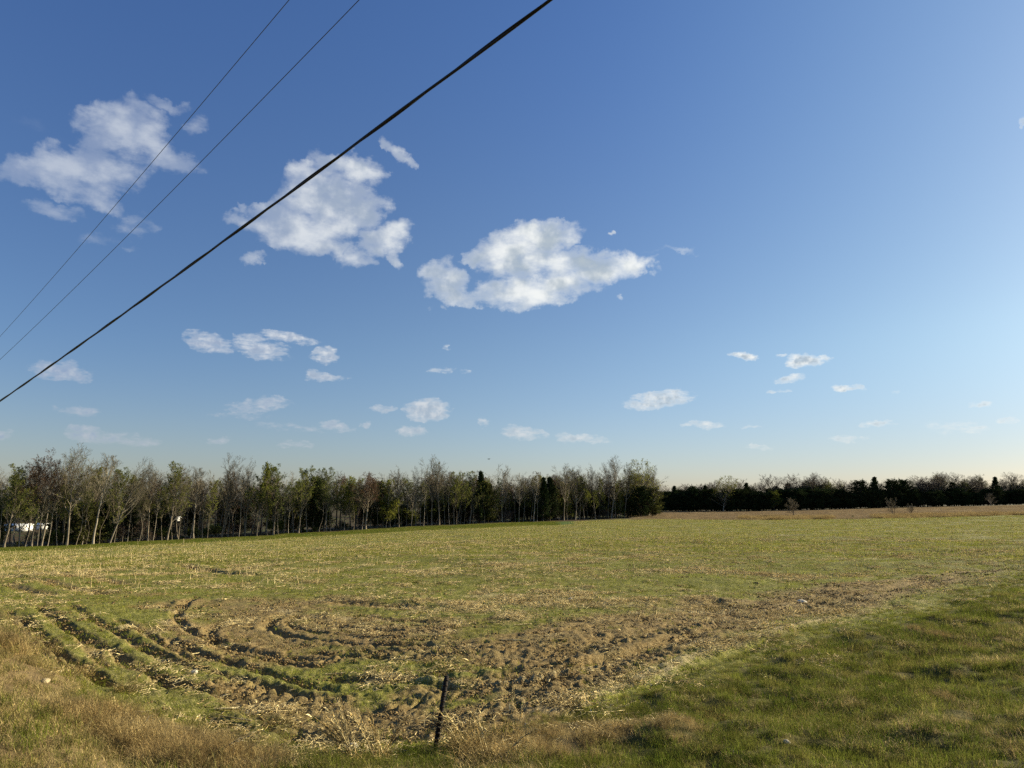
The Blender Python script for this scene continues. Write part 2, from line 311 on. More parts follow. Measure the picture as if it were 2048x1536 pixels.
# the pale ridge of flattened straw along the turning strip, and two bands of lug prints from the tractor tyres
STRAW_LINE = on_ground([1050,1130,1220,1330,1440,1560,1660,1760], [1424,1398,1370,1330,1290,1256,1232,1206])
STRAW_LINE2 = on_ground([700,800,900,1000,1100,1200,1290], [1352,1346,1350,1356,1340,1318,1300])
LUGS = [on_ground([820,905,1000,1080,1160,1250,1340], [1490,1446,1408,1376,1346,1318,1292]), on_ground([730,860,980,1060,1130,1200], [1410,1384,1360,1342,1324,1300]),
        on_ground([600,690,780,880,960,1060], [1320,1308,1306,1300,1296,1284]), on_ground([1100,1220,1340,1440,1560,1660,1760], [1300,1276,1256,1232,1212,1196,1178]),
        on_ground([400,520,640,740], [1352,1385,1402,1398])]
def polydist(x, y, P):
    """distance to a polyline, the distance run along it and the side"""
    best = np.full(x.shape, 1e9); run = np.zeros(x.shape); side = np.zeros(x.shape); acc_ = 0; tt = np.zeros(x.shape)
    tot = sum(math.hypot(*(P[i + 1, :2] - P[i, :2])) for i in range(len(P) - 1))
    for i in range(len(P) - 1):
        a = P[i, :2]; b = P[i + 1, :2]; d = b - a; L = math.hypot(*d); d = d / L
        t = np.clip((x - a[0]) * d[0] + (y - a[1]) * d[1], 0, L)
        qx = x - a[0] - d[0] * t; qy = y - a[1] - d[1] * t; dist = np.hypot(qx, qy); m = dist < best
        best = np.where(m, dist, best); run = np.where(m, acc_ + t, run); side = np.where(m, np.sign(qx * d[1] - qy * d[0]), side); acc_ += L
    return best, run, side, tot
def near_mask(x, y, P, r):
    return (x > P[:, 0].min() - r) & (x < P[:, 0].max() + r) & (y > P[:, 1].min() - r) & (y < P[:, 1].max() + r)
def relief(x, y, v, e):
    """what the wheels, the plough and the weather left on the surface; also the bare-soil and the straw masks"""
    r = np.hypot(x, y)
    fieldm = sstep(-v, -25, 25) * sstep(-e, -1, 2); verge = sstep(v, -20, 20)
    z = np.zeros(x.shape); soil = np.zeros(x.shape); straw = np.zeros(x.shape)
    wob = fbm(x, y, .8, 3, 91) * .3
    for P, hw, dep, rid in RP:
        m = near_mask(x, y, P, hw * 5 + .5)
        if not m.any(): continue
        d, run, side, tot = polydist(x[m], y[m], P)
        d = np.abs(d + wob[m] * hw * .8); end = sstep(run, 0, hw * 3) * sstep(tot - run, 0, hw * 3)
        lump = 1 + fbm(x[m], y[m], .22, 2, 7) * 1.2
        z[m] += (-dep * np.exp(-(d / hw) ** 2 * 1.3) + rid * .30 * lump * sstep(run, hw * 2, hw * 9) * sstep(tot - run, hw * 2, hw * 9) * np.exp(-((d - hw * 1.9) / (hw * .8)) ** 2)) * end * .95
        soil[m] = np.maximum(soil[m], np.exp(-(d / (hw * 2.0)) ** 2) * end)
    for k, P in enumerate(LUGS):
        m = near_mask(x, y, P, .8)
        if not m.any(): continue
        d, run, side, tot = polydist(x[m], y[m], P); end = sstep(run, 0, .5) * sstep(tot - run, 0, .5)
        inb = sstep(.42 - d, 0, .12)
        ph = (run + d * side * np.where(side > 0, 1, -1) * .8) / .27 + wob[m]
        lug = np.clip(np.cos(ph * 2 * math.pi) - .15, 0, 1)
        z[m] += inb * end * (-.07 * lug * sstep(d, .02, .1) + .01)
        soil[m] = np.maximum(soil[m], .8 * sstep(.55 - d, 0, .2) * end)
    for P, wd in ((STRAW_LINE, .13), (STRAW_LINE2, .08)):
        m = near_mask(x, y, P, 1.2)
        d, run, side, tot = polydist(x[m], y[m], P); d = d + wob[m] * .5
        g = np.exp(-(d / wd) ** 2) * sstep(run, 0, .5) * sstep(tot - run, 0, 3.0)
        z[m] += .035 * g; straw[m] = np.maximum(straw[m], g)
        z[m] -= .05 * np.exp(-((d - wd * 2.4) / (wd * 1.2)) ** 2) * (side > 0)
    rough = fbm(x, y, .55, 5, 3, .62)
    ridged = np.abs(fbm(x, y, .30, 3, 33, .6))
    far_amp = np.clip(r / 12, 1, 3.2)
    z += fieldm * (rough * .026 * (1 + soil) + (ridged - .2) * .032 * (1 + .8 * soil) + (fbm(x, y, .15, 3, 77, .7) * .034 + np.maximum(fbm(x, y, .07, 2, 78), 0) * .022) * (1 + .5 * soil) * np.clip(14 / r, 0, 1) + fbm(x, y, 3.5, 3, 11) * .07 * far_amp + fbm(x, y, 22, 3, 12) * .12)
    z += verge * (fbm(x, y, 1.1, 4, 21, .55) * .17 + fbm(x, y, 4.0, 2, 22) * .10 - .03)
    z += (1 - fieldm) * (1 - verge) * (fbm(x, y, 8, 3, 31) * .25)
    return z, np.clip(soil, 0, 1), np.clip(straw, 0, 1)
def blob(px, py, cx, cy, rx, ry, a=0):
    c, s = math.cos(R(a)), math.sin(R(a)); dx = px - cx; dy = py - cy
    return np.exp(-(((dx * c + dy * s) / rx) ** 2 + ((-dx * s + dy * c) / ry) ** 2))
def cover(x, y, px, py, v, e, soil0, straw0):
    """how green, how bare and how strawy the ground is"""
    n1 = fbm(x, y, 2.2, 4, 41); n2 = fbm(x, y, .7, 4, 43); n3 = fbm(x * .35, y * 1.4, 5.0, 3, 47)
    bare = .9 * blob(px, py, 620, 1260, 330, 55) + .95 * blob(px, py, 1250, 1265, 330, 60, -8) + .85 * blob(px, py, 1620, 1200, 260, 24, -8) + .28 * blob(px, py, 1980, 1142, 180, 16, -8) \
        + .9 * blob(px, py, 800, 1430, 260, 40, 0) + .7 * blob(px, py, 1050, 1390, 220, 50, -20) + .35 * blob(px, py, 250, 1190, 160, 18) + .6 * blob(px, py, 480, 1205, 160, 16) + .8 * blob(px, py, 520, 1400, 160, 30, 15)
    greens = .8 * blob(px, py, 960, 1335, 90, 16, -5) + .5 * blob(px, py, 820, 1370, 60, 25) + .5 * blob(px, py, 150, 1260, 130, 35, 30) + .6 * blob(px, py, 300, 1340, 120, 18, 28) + .4 * blob(px, py, 100, 1180, 160, 20) + .5 * blob(px, py, 1100, 1170, 300, 10)
    bare = np.clip(bare, 0, 1.1) - greens + n1 * .55 + n2 * .35 + soil0 * .5
    bare = np.where(v > 0, bare * .3, bare)
    bare = np.maximum(sstep(bare, .25, .85), sstep(soil0, .45, .9) * .9)
    strip = sstep(-e, -2, 1) * (1 - sstep(-e, 4, 9)) * (px < 1150)       # the uncut green strip along the wood
    drift = blob(px, py, 1080, 1198, 230, 12, 0) + blob(px, py, 1380, 1145, 260, 9, 1) + .8 * blob(px, py, 640, 1165, 330, 9, -2) + .5 * blob(px, py, 350, 1150, 300, 14, 0)
    straw = np.clip(straw0 + sstep(drift + n3 * 1.3 + n2 * 1.1, .5, 1.2) * .75, 0, 1) * (v < 20)
    dry = np.clip(1 - sstep(px + n1 * 260 + n2 * 150, 420, 700), 0, 1)        # the verge is dry and tawny on the left, green on the right
    dry = np.maximum(dry, .85 * sstep(.9 * blob(px, py, 1000, 1480, 190, 50) + .75 * blob(px, py, 1240, 1452, 220, 26, -6) + .6 * blob(px, py, 1560, 1500, 160, 26, 4) + .35 * blob(px, py, 1850, 1330, 160, 50) + n1 * .5 + n2 * .4, .35, .75))
    dry = np.where(y < 3, .5 + n1, dry)
    return bare, straw, strip, np.clip(dry, 0, 1)
# ------------------------------------------------------------------ the ground sheets, finer near the road
az_f = np.radians(np.arange(-42.0, 42.001, .125)); az_c = np.radians(np.concatenate([np.arange(44, 316, 4.0)]))
azs = np.concatenate([az_f, az_c]); nA = len(azs)
rad = np.concatenate([[.15, .6, 1.2, 2.0, 2.8], np.geomspace(3.4, 60, 500), np.geomspace(60.6, 430, 150)[0:], [480, 560, 700, 1000, 1600, 3000, 6000]])
RR, AA = np.meshgrid(rad, azs, indexing='ij'); GX = RR * np.sin(AA); GY = RR * np.cos(AA)
GB = base_z(GX, GY)
PXG, PYG, VG, EG = zones(GX, GY, GB)
RL, SOIL0, STRAW0 = relief(GX, GY, VG, EG)
cl = sstep(RR, 1.0, 3.0) * (1 - sstep(RR, 300, 420)); GZ = GB + RL * cl
BARE, STRAW, STRIP, DRY = cover(GX, GY, PXG, PYG, VG, EG, SOIL0, STRAW0)
def zgrid(x, y):
    """height of the finished ground, looked up in the grid"""
    x = np.atleast_1d(np.asarray(x, float)); y = np.atleast_1d(np.asarray(y, float))
    r = np.hypot(x, y); a = np.clip(np.degrees(np.arctan2(x, y)), -41.99, 41.99)
    fi = np.clip(np.interp(r, rad, np.arange(len(rad))), 0, len(rad) - 1.001); fj = np.clip((a + 42) / .125, 0, len(az_f) - 1.001)
    i = fi.astype(int); j = fj.astype(int); u_ = fi - i; w_ = fj - j
    return GZ[i, j] * (1 - u_) * (1 - w_) + GZ[i + 1, j] * u_ * (1 - w_) + GZ[i, j + 1] * (1 - u_) * w_ + GZ[i + 1, j + 1] * u_ * w_
nR = len(rad); idx = np.arange(nR * nA).reshape(nR, nA)
q = np.stack([idx[:-1, :], np.roll(idx, -1, 1)[:-1, :], np.roll(idx, -1, 1)[1:, :], idx[1:, :]], -1).reshape(-1, 4)
VF = VG.ravel()[q].mean(1); EF = EG.ravel()[q].mean(1); PF = PXG.ravel()[q].mean(1); YF = GY.ravel()[q].mean(1)
zone = np.where(VF > 0, 1, np.where(EF > 0, np.where(PF < 1325, 3, 2), 0))
zone = np.where(YF < 1.5, 1, zone); zone = np.where((zone == 2) & (YF > 306), 3, zone)
# ================================================================== materials
def mat(name):
    m = bpy.data.materials.new(name); m.use_nodes = True; nt = m.node_tree
    for n in list(nt.nodes): nt.nodes.remove(n)
    b = NB(nt); out = nt.nodes.new('ShaderNodeOutputMaterial'); return m, b, out
def principled(b, out, col, rough=.9, bump=None, bstr=.5, bdist=.02, spec=.2, metal=0.):
    p = b.n.new('ShaderNodeBsdfPrincipled'); b.put(p.inputs['Base Color'], col); b.put(p.inputs['Roughness'], rough)
    p.inputs['Specular IOR Level'].default_value = spec; b.put(p.inputs['Metallic'], metal)
    if bump is not None:
        bn = b.n.new('ShaderNodeBump'); bn.inputs['Strength'].default_value = bstr; bn.inputs['Distance'].default_value = bdist
        b.l.new(bump, bn.inputs['Height']); b.l.new(bn.outputs[0], p.inputs['Normal'])
    b.l.new(p.outputs[0], out.inputs[0]); return p
def geo_pos(b):
    g = b.n.new('ShaderNodeNewGeometry'); return g.outputs['Position']
def leafy(name, cols, trans=.45, obj_var=.25, rough=.7, noise_scale=2.0, fine=False):
    """blades and leaves: part of the light comes through; the colour wanders over the place and from plant to plant"""
    m, b, out = mat(name); pos = geo_pos(b)
    n = b.noise(pos, noise_scale, 3, .6)
    c = b.mix(b.ramp(n, .35, .65), cols[0], cols[1])
    oi = b.n.new('ShaderNodeObjectInfo')
    c = b.mix(b.ramp(oi.outputs['Random'], .55, 1.0, smooth=False), c, cols[2] if len(cols) > 2 else cols[1])
    c = b.v('SCALE', c, scale=b.ramp(b.noise(pos, noise_scale * 13, 2, .5), .3, .7, 1 - obj_var, 1 + obj_var))
    if fine: c = b.v('SCALE', c, scale=b.m('MULTIPLY', b.ramp(b.noise(pos, 60, 1, .5), .3, .7, .35, 1.75), b.ramp(b.noise(pos, 5, 2, .6), .35, .65, .72, 1.3)))  # fine bright-dark mottle in the colour, standing for gaps and highlights between blades
    d = b.n.new('ShaderNodeBsdfDiffuse'); b.l.new(c, d.inputs[0])
    t = b.n.new('ShaderNodeBsdfTranslucent'); b.l.new(c, t.inputs[0])
    mx = b.n.new('ShaderNodeMixShader'); mx.inputs[0].default_value = trans
    b.l.new(d.outputs[0], mx.inputs[1]); b.l.new(t.outputs[0], mx.inputs[2]); b.l.new(mx.outputs[0], out.inputs[0]); return m
def ground_mat():
    m, b, out = mat('ground'); pos = geo_pos(b)
    bare = b.attr('bare'); straw = b.attr('straw'); strip = b.attr('strip'); dry = b.attr('dry'); vg = b.attr('verge'); md = b.attr('meadow'); wd = b.attr('wood')
    nb = b.noise(pos, .8, 5, .6); nf = b.noise(pos, 9, 5, .65); ng = b.noise(pos, 45, 4, .65); nm = b.noise(b.v('MULTIPLY', pos, (1, .5, 1)), .12, 4, .6)
    soil = b.mix(b.ramp(nf, .35, .68), (.125, .082, .030), (.29, .205, .088))
    soil = b.mix(b.ramp(nb, .4, .7), soil, (.20, .148, .060))
    moss = b.mix(b.ramp(nf, .38, .62), (.095, .108, .018), (.205, .200, .042))
    moss = b.mix(b.ramp(nm, .40, .62, 0, .6), moss, (.130, .118, .036))
    strawc = b.mix(b.ramp(ng, .40, .60), (.17, .125, .055), (.50, .41, .22))
    f = b.mix(bare, moss, soil)
    f = b.mix(b.ramp(b.m('ADD', ng, b.m('MULTIPLY', straw, .18)), .55, .70), f, strawc)
    f = b.mix(strip, f, b.mix(nf, (.045, .085, .014), (.085, .130, .022)))
    v = b.mix(dry, b.mix(nf, (.060, .056, .014), (.125, .108, .030)), b.mix(nf, (.12, .085, .040), (.23, .165, .080)))
    meadow = b.mix(b.ramp(nf, .35, .65), (.17, .115, .062), (.31, .225, .125))
    meadow = b.mix(b.ramp(nm, .5, .7, 0, .7), meadow, (.13, .125, .05))
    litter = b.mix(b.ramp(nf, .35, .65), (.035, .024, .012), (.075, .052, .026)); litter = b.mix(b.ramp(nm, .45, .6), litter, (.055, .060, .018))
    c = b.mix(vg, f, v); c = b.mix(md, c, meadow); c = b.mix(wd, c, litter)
    h = b.m('ADD', nf, b.m('MULTIPLY', ng, .5))
    principled(b, out, c, .95, h, .9, .05, .1)
    return m
M_GROUND = ground_mat()
def bark(name, a, c2, sc=6):
    m, b, out = mat(name); tcn = b.n.new('ShaderNodeTexCoord'); pos = b.v('MULTIPLY', tcn.outputs['Object'], (1, 1, .22))
    n = b.noise(pos, sc, 4, .65); oi = b.n.new('ShaderNodeObjectInfo')
    c = b.mix(b.ramp(n, .3, .7), a, c2); c = b.v('SCALE', c, scale=b.ramp(oi.outputs['Random'], 0, 1, .62, 1.15, smooth=False))
    principled(b, out, c, .9, n, .6, .03, .15); return m
M_BARK = bark('grey bark', (.12, .098, .070), (.30, .25, .18)); M_PALEBARK = bark('pale bark', (.22, .185, .135), (.42, .365, .28)); M_DARKBARK = bark('dark bark', (.05, .04, .03), (.13, .10, .075))
M_TWIG = bark('grey twigs', (.092, .080, .045), (.165, .143, .088), 1); M_TWIGRED = bark('reddish twigs', (.095, .056, .038), (.15, .090, .064), 1); M_TWIGOL = bark('olive twigs', (.095, .088, .038), (.155, .142, .070), 1)
M_FARTWIG = bark('dark twigs', (.08, .065, .05), (.15, .12, .09), 1)
M_BUD = leafy('spring leaves', ((.135, .155, .030), (.190, .195, .045), (.105, .125, .032)), .4, .3, noise_scale=.5)
M_BUDY = leafy('yellow green leaves', ((.185, .200, .030), (.235, .230, .045), (.150, .165, .030)), .45, .3, noise_scale=.5)
M_BUDR = leafy('red brown buds', ((.105, .062, .034), (.140, .082, .044), (.100, .070, .040)), .35, .25, noise_scale=.5)
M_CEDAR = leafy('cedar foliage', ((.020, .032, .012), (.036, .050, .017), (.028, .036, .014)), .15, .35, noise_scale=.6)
M_CEDARL = leafy('lit cedar foliage', ((.060, .068, .020), (.085, .082, .025), (.050, .055, .020)), .2, .3, noise_scale=.6)  # brighter copy of the cedar green, sunlit tone put into the colour
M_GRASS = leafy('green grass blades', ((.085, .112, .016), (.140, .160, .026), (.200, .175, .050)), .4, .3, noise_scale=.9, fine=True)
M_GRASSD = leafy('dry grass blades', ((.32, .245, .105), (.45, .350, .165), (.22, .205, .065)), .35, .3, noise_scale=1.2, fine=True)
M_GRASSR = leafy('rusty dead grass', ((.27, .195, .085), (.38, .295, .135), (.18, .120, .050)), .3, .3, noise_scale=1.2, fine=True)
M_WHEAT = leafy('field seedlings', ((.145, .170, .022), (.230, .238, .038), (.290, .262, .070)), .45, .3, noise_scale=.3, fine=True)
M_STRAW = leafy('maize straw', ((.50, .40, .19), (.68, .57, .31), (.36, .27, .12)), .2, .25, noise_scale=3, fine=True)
M_MEADOW = leafy('meadow straw', ((.24, .178, .105), (.35, .275, .165), (.18, .135, .080)), .35, .25, noise_scale=.15)
def plain(name, a, c2, sc=8, rough=.85, spec=.2, metal=0):
    m, b, out = mat(name); tcn = b.n.new('ShaderNodeTexCoord'); n = b.noise(tcn.outputs['Object'], sc, 5, .6)
    principled(b, out, b.mix(b.ramp(n, .35, .65), a, c2), rough, n, .4, .01, spec, metal); return m
M_SOIL = plain('soil', (.13, .086, .033), (.27, .192, .08), 14)
M_STONE = plain('pale stone', (.38, .335, .24), (.60, .54, .42), 9); M_STONET = plain('tan stone', (.32, .25, .13), (.48, .39, .23), 9)
M_IRON = plain('dark rusty iron', (.008, .007, .006), (.026, .016, .011), 30, .75, .3); M_RUBBER = plain('black cable sheath', (.008, .008, .009), (.016, .016, .017), 40, .5, .3)
M_WIRE = plain('dull wire', (.045, .050, .060), (.075, .08, .09), 40, .5, .4, .4)
M_WALL = plain('white siding', (.72, .71, .68), (.82, .81, .78), 2); M_ROOF = plain('grey roofing', (.25, .25, .26), (.36, .36, .37), 2); M_WHITEROOF = plain('white metal roofing', (.74, .75, .76), (.82, .83, .84), 2)
M_GLASS = plain('dark window pane', (.02, .025, .03), (.03, .035, .04), 3, .15, .6); M_DOOR = plain('brown door', (.14, .08, .05), (.18, .11, .07), 3)
M_BIRD = plain('black feathers', (.01, .01, .012), (.02, .02, .022), 20)
# ------------------------------------------------------------------ ground objects
names = ['crop_field', 'roadside_verge', 'meadow', 'woodland_floor']
gl = {0: 'field of pale green seedlings and maize stubble with muddy tractor ruts', 1: 'grassy roadside verge, tawny on the left and green on the right', 2: 'strip of brown unmown grassland before the far dark wood', 3: 'leaf litter and rough pasture under and behind the left wood'}
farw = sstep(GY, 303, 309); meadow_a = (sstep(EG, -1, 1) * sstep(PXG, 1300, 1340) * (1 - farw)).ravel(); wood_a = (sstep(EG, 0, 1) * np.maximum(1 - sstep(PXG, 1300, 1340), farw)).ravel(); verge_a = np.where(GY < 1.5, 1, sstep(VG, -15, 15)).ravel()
GV = np.stack([GX, GY, GZ], -1).reshape(-1, 3)
for zi, nm_ in enumerate(names):
    f = q[zone == zi]; used, inv = np.unique(f, return_inverse=True)
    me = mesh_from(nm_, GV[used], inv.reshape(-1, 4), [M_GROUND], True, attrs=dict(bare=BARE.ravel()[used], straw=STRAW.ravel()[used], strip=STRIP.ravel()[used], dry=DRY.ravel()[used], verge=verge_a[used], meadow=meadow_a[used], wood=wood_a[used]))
    tag(obj(nm_, me), gl[zi], kind='structure')
# ================================================================== trees
def unit(a): return a / np.maximum(np.linalg.norm(a, axis=-1, keepdims=True), 1e-9)
def tubes(P, Rd, k):
    """P (B,n,3) centre lines, Rd (B,n) radii -> vertices and quads of k-sided tapering tubes"""
    B, n, _ = P.shape
    T = np.empty_like(P); T[:, 1:-1] = P[:, 2:] - P[:, :-2]; T[:, 0] = P[:, 1] - P[:, 0]; T[:, -1] = P[:, -1] - P[:, -2]; T = unit(T)
    ref = np.where(np.abs(T[..., 2:3]) > .85, np.array([1., 0, 0]), np.array([0, 0, 1.])); U = unit(np.cross(T, ref)); W = np.cross(T, U)
    a = np.arange(k) * 2 * math.pi / k
    V = P[:, :, None] + Rd[:, :, None, None] * (U[:, :, None] * np.cos(a)[:, None] + W[:, :, None] * np.sin(a)[:, None])
    V = V.reshape(-1, 3); i = np.arange(B * n * k).reshape(B, n, k); j = np.roll(i, -1, 2)
    F = np.stack([i[:, :-1], j[:, :-1], j[:, 1:], i[:, 1:]], -1).reshape(-1, 4); return V, F
def grow(rng, P, D, L, n, wander, up):
    """polylines that start at P in direction D, length L"""
    B = len(P); out = np.empty((B, n, 3)); out[:, 0] = P; d = unit(D); step = L / (n - 1)
    for i in range(1, n):
        d = unit(d + rng.normal(0, wander, (B, 3)) + np.array([0, 0, up])); out[:, i] = out[:, i - 1] + d * step[:, None]
    return out
def sprout(rng, Par, RPar, per, t0, t1, ang, lenf, base_len, n, wander, up, rf, rmin):
    """children along parent polylines"""
    B, m, _ = Par.shape; t = (t0 + (t1 - t0) * (np.arange(per) + rng.random((B, per))) / per)
    f = np.clip(t * (m - 1), 0, m - 1.001); i = f.astype(int); w_ = (f - i)[..., None]; b = np.arange(B)[:, None]
    P = Par[b, i] * (1 - w_) + Par[b, i + 1] * w_; T = unit(Par[b, i + 1] - Par[b, i]); r = RPar[b, i] * (1 - w_[..., 0]) + RPar[b, i + 1] * w_[..., 0]
    ref = unit(rng.normal(0, 1, T.shape)); S = unit(np.cross(T, ref)); a = rng.normal(ang, .14, t.shape)[..., None]
    D = T * np.cos(a) + S * np.sin(a); L = base_len[:, None] * lenf * (1 - .55 * t) * rng.uniform(.7, 1.25, t.shape)
    P, D, L, r = P.reshape(-1, 3), D.reshape(-1, 3), L.ravel(), r.ravel()
    Q = grow(rng, P, D, L, n, wander, up); r0 = np.minimum(r * .8, np.maximum(r * rf, rmin * 1.6))
    RD = r0[:, None] * np.linspace(1, .35, n) ; RD = np.maximum(RD, rmin); return Q, RD, L
class Soup:
    def __init__(s): s.V = []; s.F = []; s.M = []; s.n = 0
    def add(s, VF, m=0):
        V, F = VF; s.V.append(V); s.F.append(F + s.n); s.M.append(np.full(len(F), m)); s.n += len(V)
    def mesh(s, name, mats, smooth=False): return mesh_from(name, np.concatenate(s.V), np.concatenate(s.F), mats, smooth, np.concatenate(s.M))
def quads(rng, C, size, flat=0.):
    """loose leaf-sized faces"""
    n = len(C); a = unit(rng.normal(0, 1, (n, 3)) * np.array([1, 1, 1 - flat])); b = unit(np.cross(a, rng.normal(0, 1, (n, 3)))); s = size * rng.uniform(.6, 1.4, (n, 1))
    V = np.stack([C - a * s, C + b * s * .55, C + a * s, C - b * s * .55], 1).reshape(-1, 3); return V, np.arange(n * 4).reshape(n, 4)
def bare_proto(seed, H=18., bole=.38, nl=15, spread=.30, vase=.5, stems=1, k=(6, 5, 5), twig_r=.0095, wander=.10, leaf=0, leaf_size=.13, mats=None, r0=.20, lean=0.0, leaf_low=0.0):
    rng = np.random.default_rng(seed); tr = Soup(); cr = Soup(); tw, lf = mats[1], mats[2]
    bases = np.zeros((stems, 3)); dirs = np.tile([0, 0, 1.], (stems, 1))
    if stems > 1:
        az_ = rng.uniform(0, 6.28, stems) + np.arange(stems) * 6.28 / stems; dirs = np.stack([np.cos(az_) * .25, np.sin(az_) * .25, np.ones(stems)], 1); bases[:, :2] = dirs[:, :2] * .3
    T = grow(rng, bases, dirs, np.full(stems, H * .93) * rng.uniform(.86, 1, stems), 12, .045 + lean, .05)
    rt = r0 * (1 if stems == 1 else .62); RT = rt * (np.linspace(1, .10, 12) ** .85)[None] * np.ones((stems, 1)); RT[:, 0] *= 1.45
    tr.add(tubes(T, RT, 7))
    # limbs: the lower ones reach wider
    per = max(4, nl // stems); t = bole + (.97 - bole) * (np.arange(per) + rng.random((stems, per))) / per
    f = np.clip(t * 11, 0, 10.99); i = f.astype(int); w_ = (f - i)[..., None]; b = np.arange(stems)[:, None]
    P = (T[b, i] * (1 - w_) + T[b, i + 1] * w_).reshape(-1, 3); rr = (RT[b, i] * (1 - w_[..., 0]) + RT[b, i + 1] * w_[..., 0]).ravel(); t = t.ravel()
    phi = np.arange(len(t)) * 2.4 + rng.normal(0, .5, len(t)); q_ = (t - bole) / (1 - bole)
    inc = np.radians(60 - 32 * q_ - 24 * vase) + rng.normal(0, .12, len(t))
    D = np.stack([np.cos(phi) * np.sin(inc), np.sin(phi) * np.sin(inc), np.cos(inc)], 1)
    L = H * (spread * (1.22 - .50 * q_ ** 1.5) * rng.uniform(.75, 1.2, len(t)) + .03)
    L1 = grow(rng, P, D, L, 7, wander * .75, .08 + .08 * vase); R1 = np.maximum(np.minimum(rr * .75, .02 + L * .0125)[:, None] * np.linspace(1, .22, 7), twig_r * 1.3)
    tr.add(tubes(L1, R1, 4))
    src = np.concatenate([L1, T[:, 4:11]], 0); rs = np.concatenate([R1, RT[:, 4:11]], 0); ls = np.concatenate([L, np.full(stems, H * .38)])
    L2, R2, l2 = sprout(rng, src, rs, k[0] + 1, .15, 1, .56, .56, ls, 5, wander * .8, .07, .45, twig_r * 1.3)
    L3, R3, l3 = sprout(rng, L2, R2, k[1], .15, 1, .55, .60, l2, 4, wander * .9, .06, .5, twig_r)
    L4, R4, l4 = sprout(rng, L3, R3, k[2], .1, 1, .55, .70, l3, 3, wander * .9, .05, .6, twig_r * .85)
    tr.add(tubes(L2, R2, 3)); cr.add(tubes(L3, R3, 3)); cr.add(tubes(L4, R4, 3))
    if leaf:
        tips = np.concatenate([L4[:, 1], L4[:, 2], L3[:, 3]]); keep = rng.random(len(tips)) < leaf
        if leaf_low: keep &= (tips[:, 2] < H * rng.uniform(.2, 1, len(tips)) + 0) | (rng.random(len(tips)) > leaf_low)
        tips = tips[keep]; cr.add(quads(rng, tips + rng.normal(0, .12, tips.shape), leaf_size), 1)
    return tr, cr, T
def cedar_proto(seed, H=12., Rb=2.6, n=5200, shape='cone', leafm=None, ragged=.3):
    rng = np.random.default_rng(seed); tr = Soup(); cr = Soup()
    T = grow(rng, np.zeros((1, 3)), np.array([[0, 0, 1.]]), np.array([H * .97]), 10, .03, .08); RT = .17 * np.linspace(1, .12, 10)[None]; tr.add(tubes(T, RT, 6))
    nb = 120; t = .06 + .92 * (np.arange(nb) / nb) ** .95; f = np.clip(t * 9, 0, 8.99); i = f.astype(int); w_ = (f - i)[:, None]; P = T[0, i] * (1 - w_) + T[0, i + 1] * w_
    prof = (np.minimum(1, (1 - t) * 1.25 + .05) if shape == 'cone' else np.sqrt(np.maximum(.03, 1 - ((t - .42) / .60) ** 2)))
    phi = np.arange(nb) * 2.4 + rng.normal(0, .4, nb); L = Rb * prof * rng.uniform(1 - ragged, 1 + ragged, nb)
    inc = np.radians(74 - 30 * t); D = np.stack([np.cos(phi) * np.sin(inc), np.sin(phi) * np.sin(inc), np.cos(inc)], 1)
    B = grow(rng, P, D, L, 5, .08, .05); tr.add(tubes(B, (.012 + L[:, None] * .010) * np.linspace(1, .3, 5), 3))
    B2, R2, l2 = sprout(rng, B, np.full((nb, 5), .02), 5, .2, 1, .6, .5, L, 3, .1, .06, .6, .01); cr.add(tubes(B2, R2, 3))
    per = n // len(B2); idx_ = np.repeat(np.arange(len(B2)), per); tt = rng.random(len(idx_))[:, None] * 1.08
    C = B2[idx_, 0] * (1 - tt) + B2[idx_, 2] * tt; C = C + rng.normal(0, 1, C.shape) * np.array([.17, .17, .15]) * (Rb / 2.6)
    cr.add(quads(rng, C, .19 * (H / 12) ** .5), 1); return tr, cr, T
PROTO = {}
def proto(key, gen, mats, cat, objname):
    tr, cr, T = gen; PROTO[key] = (tr.mesh('trunk', [mats[0]], True), cr.mesh('crown', [mats[1], mats[2]]), cat, objname, max(v[:, 2].max() for v in cr.V), float(np.percentile(np.abs(np.concatenate(cr.V)[:, 0]), 96)))
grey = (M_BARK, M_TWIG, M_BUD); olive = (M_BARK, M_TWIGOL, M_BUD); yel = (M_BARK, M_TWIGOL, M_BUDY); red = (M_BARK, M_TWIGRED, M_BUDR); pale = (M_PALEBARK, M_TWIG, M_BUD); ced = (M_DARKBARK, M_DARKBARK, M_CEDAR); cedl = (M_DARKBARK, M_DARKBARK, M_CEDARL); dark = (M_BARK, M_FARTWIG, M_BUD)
def addp(key, kw, mats, cat='tree', nm='bare_tree'): proto(key, bare_proto(mats=mats, **kw), mats, cat, nm)
addp('g1', dict(seed=1, spread=.32, bole=.38, vase=.6, leaf=.10, leaf_low=.9), grey); addp('g2', dict(seed=2, spread=.29, bole=.42, vase=.8, nl=14), grey); addp('g3', dict(seed=3, spread=.33, bole=.34, vase=.45, nl=17), pale)
addp('g4', dict(seed=4, spread=.20, bole=.55, vase=.7, nl=12, r0=.16), pale); addp('v1', dict(seed=5, spread=.27, bole=.35, vase=.9, stems=4, nl=20), grey); addp('v2', dict(seed=6, spread=.26, bole=.30, vase=.9, stems=2, nl=16), grey)
addp('r1', dict(seed=7, spread=.28, bole=.38, vase=.6, leaf=.30, leaf_size=.12), red, nm='budding_tree'); addp('r2', dict(seed=8, spread=.26, bole=.42, vase=.5, leaf=.25, leaf_size=.11), red, nm='budding_tree')
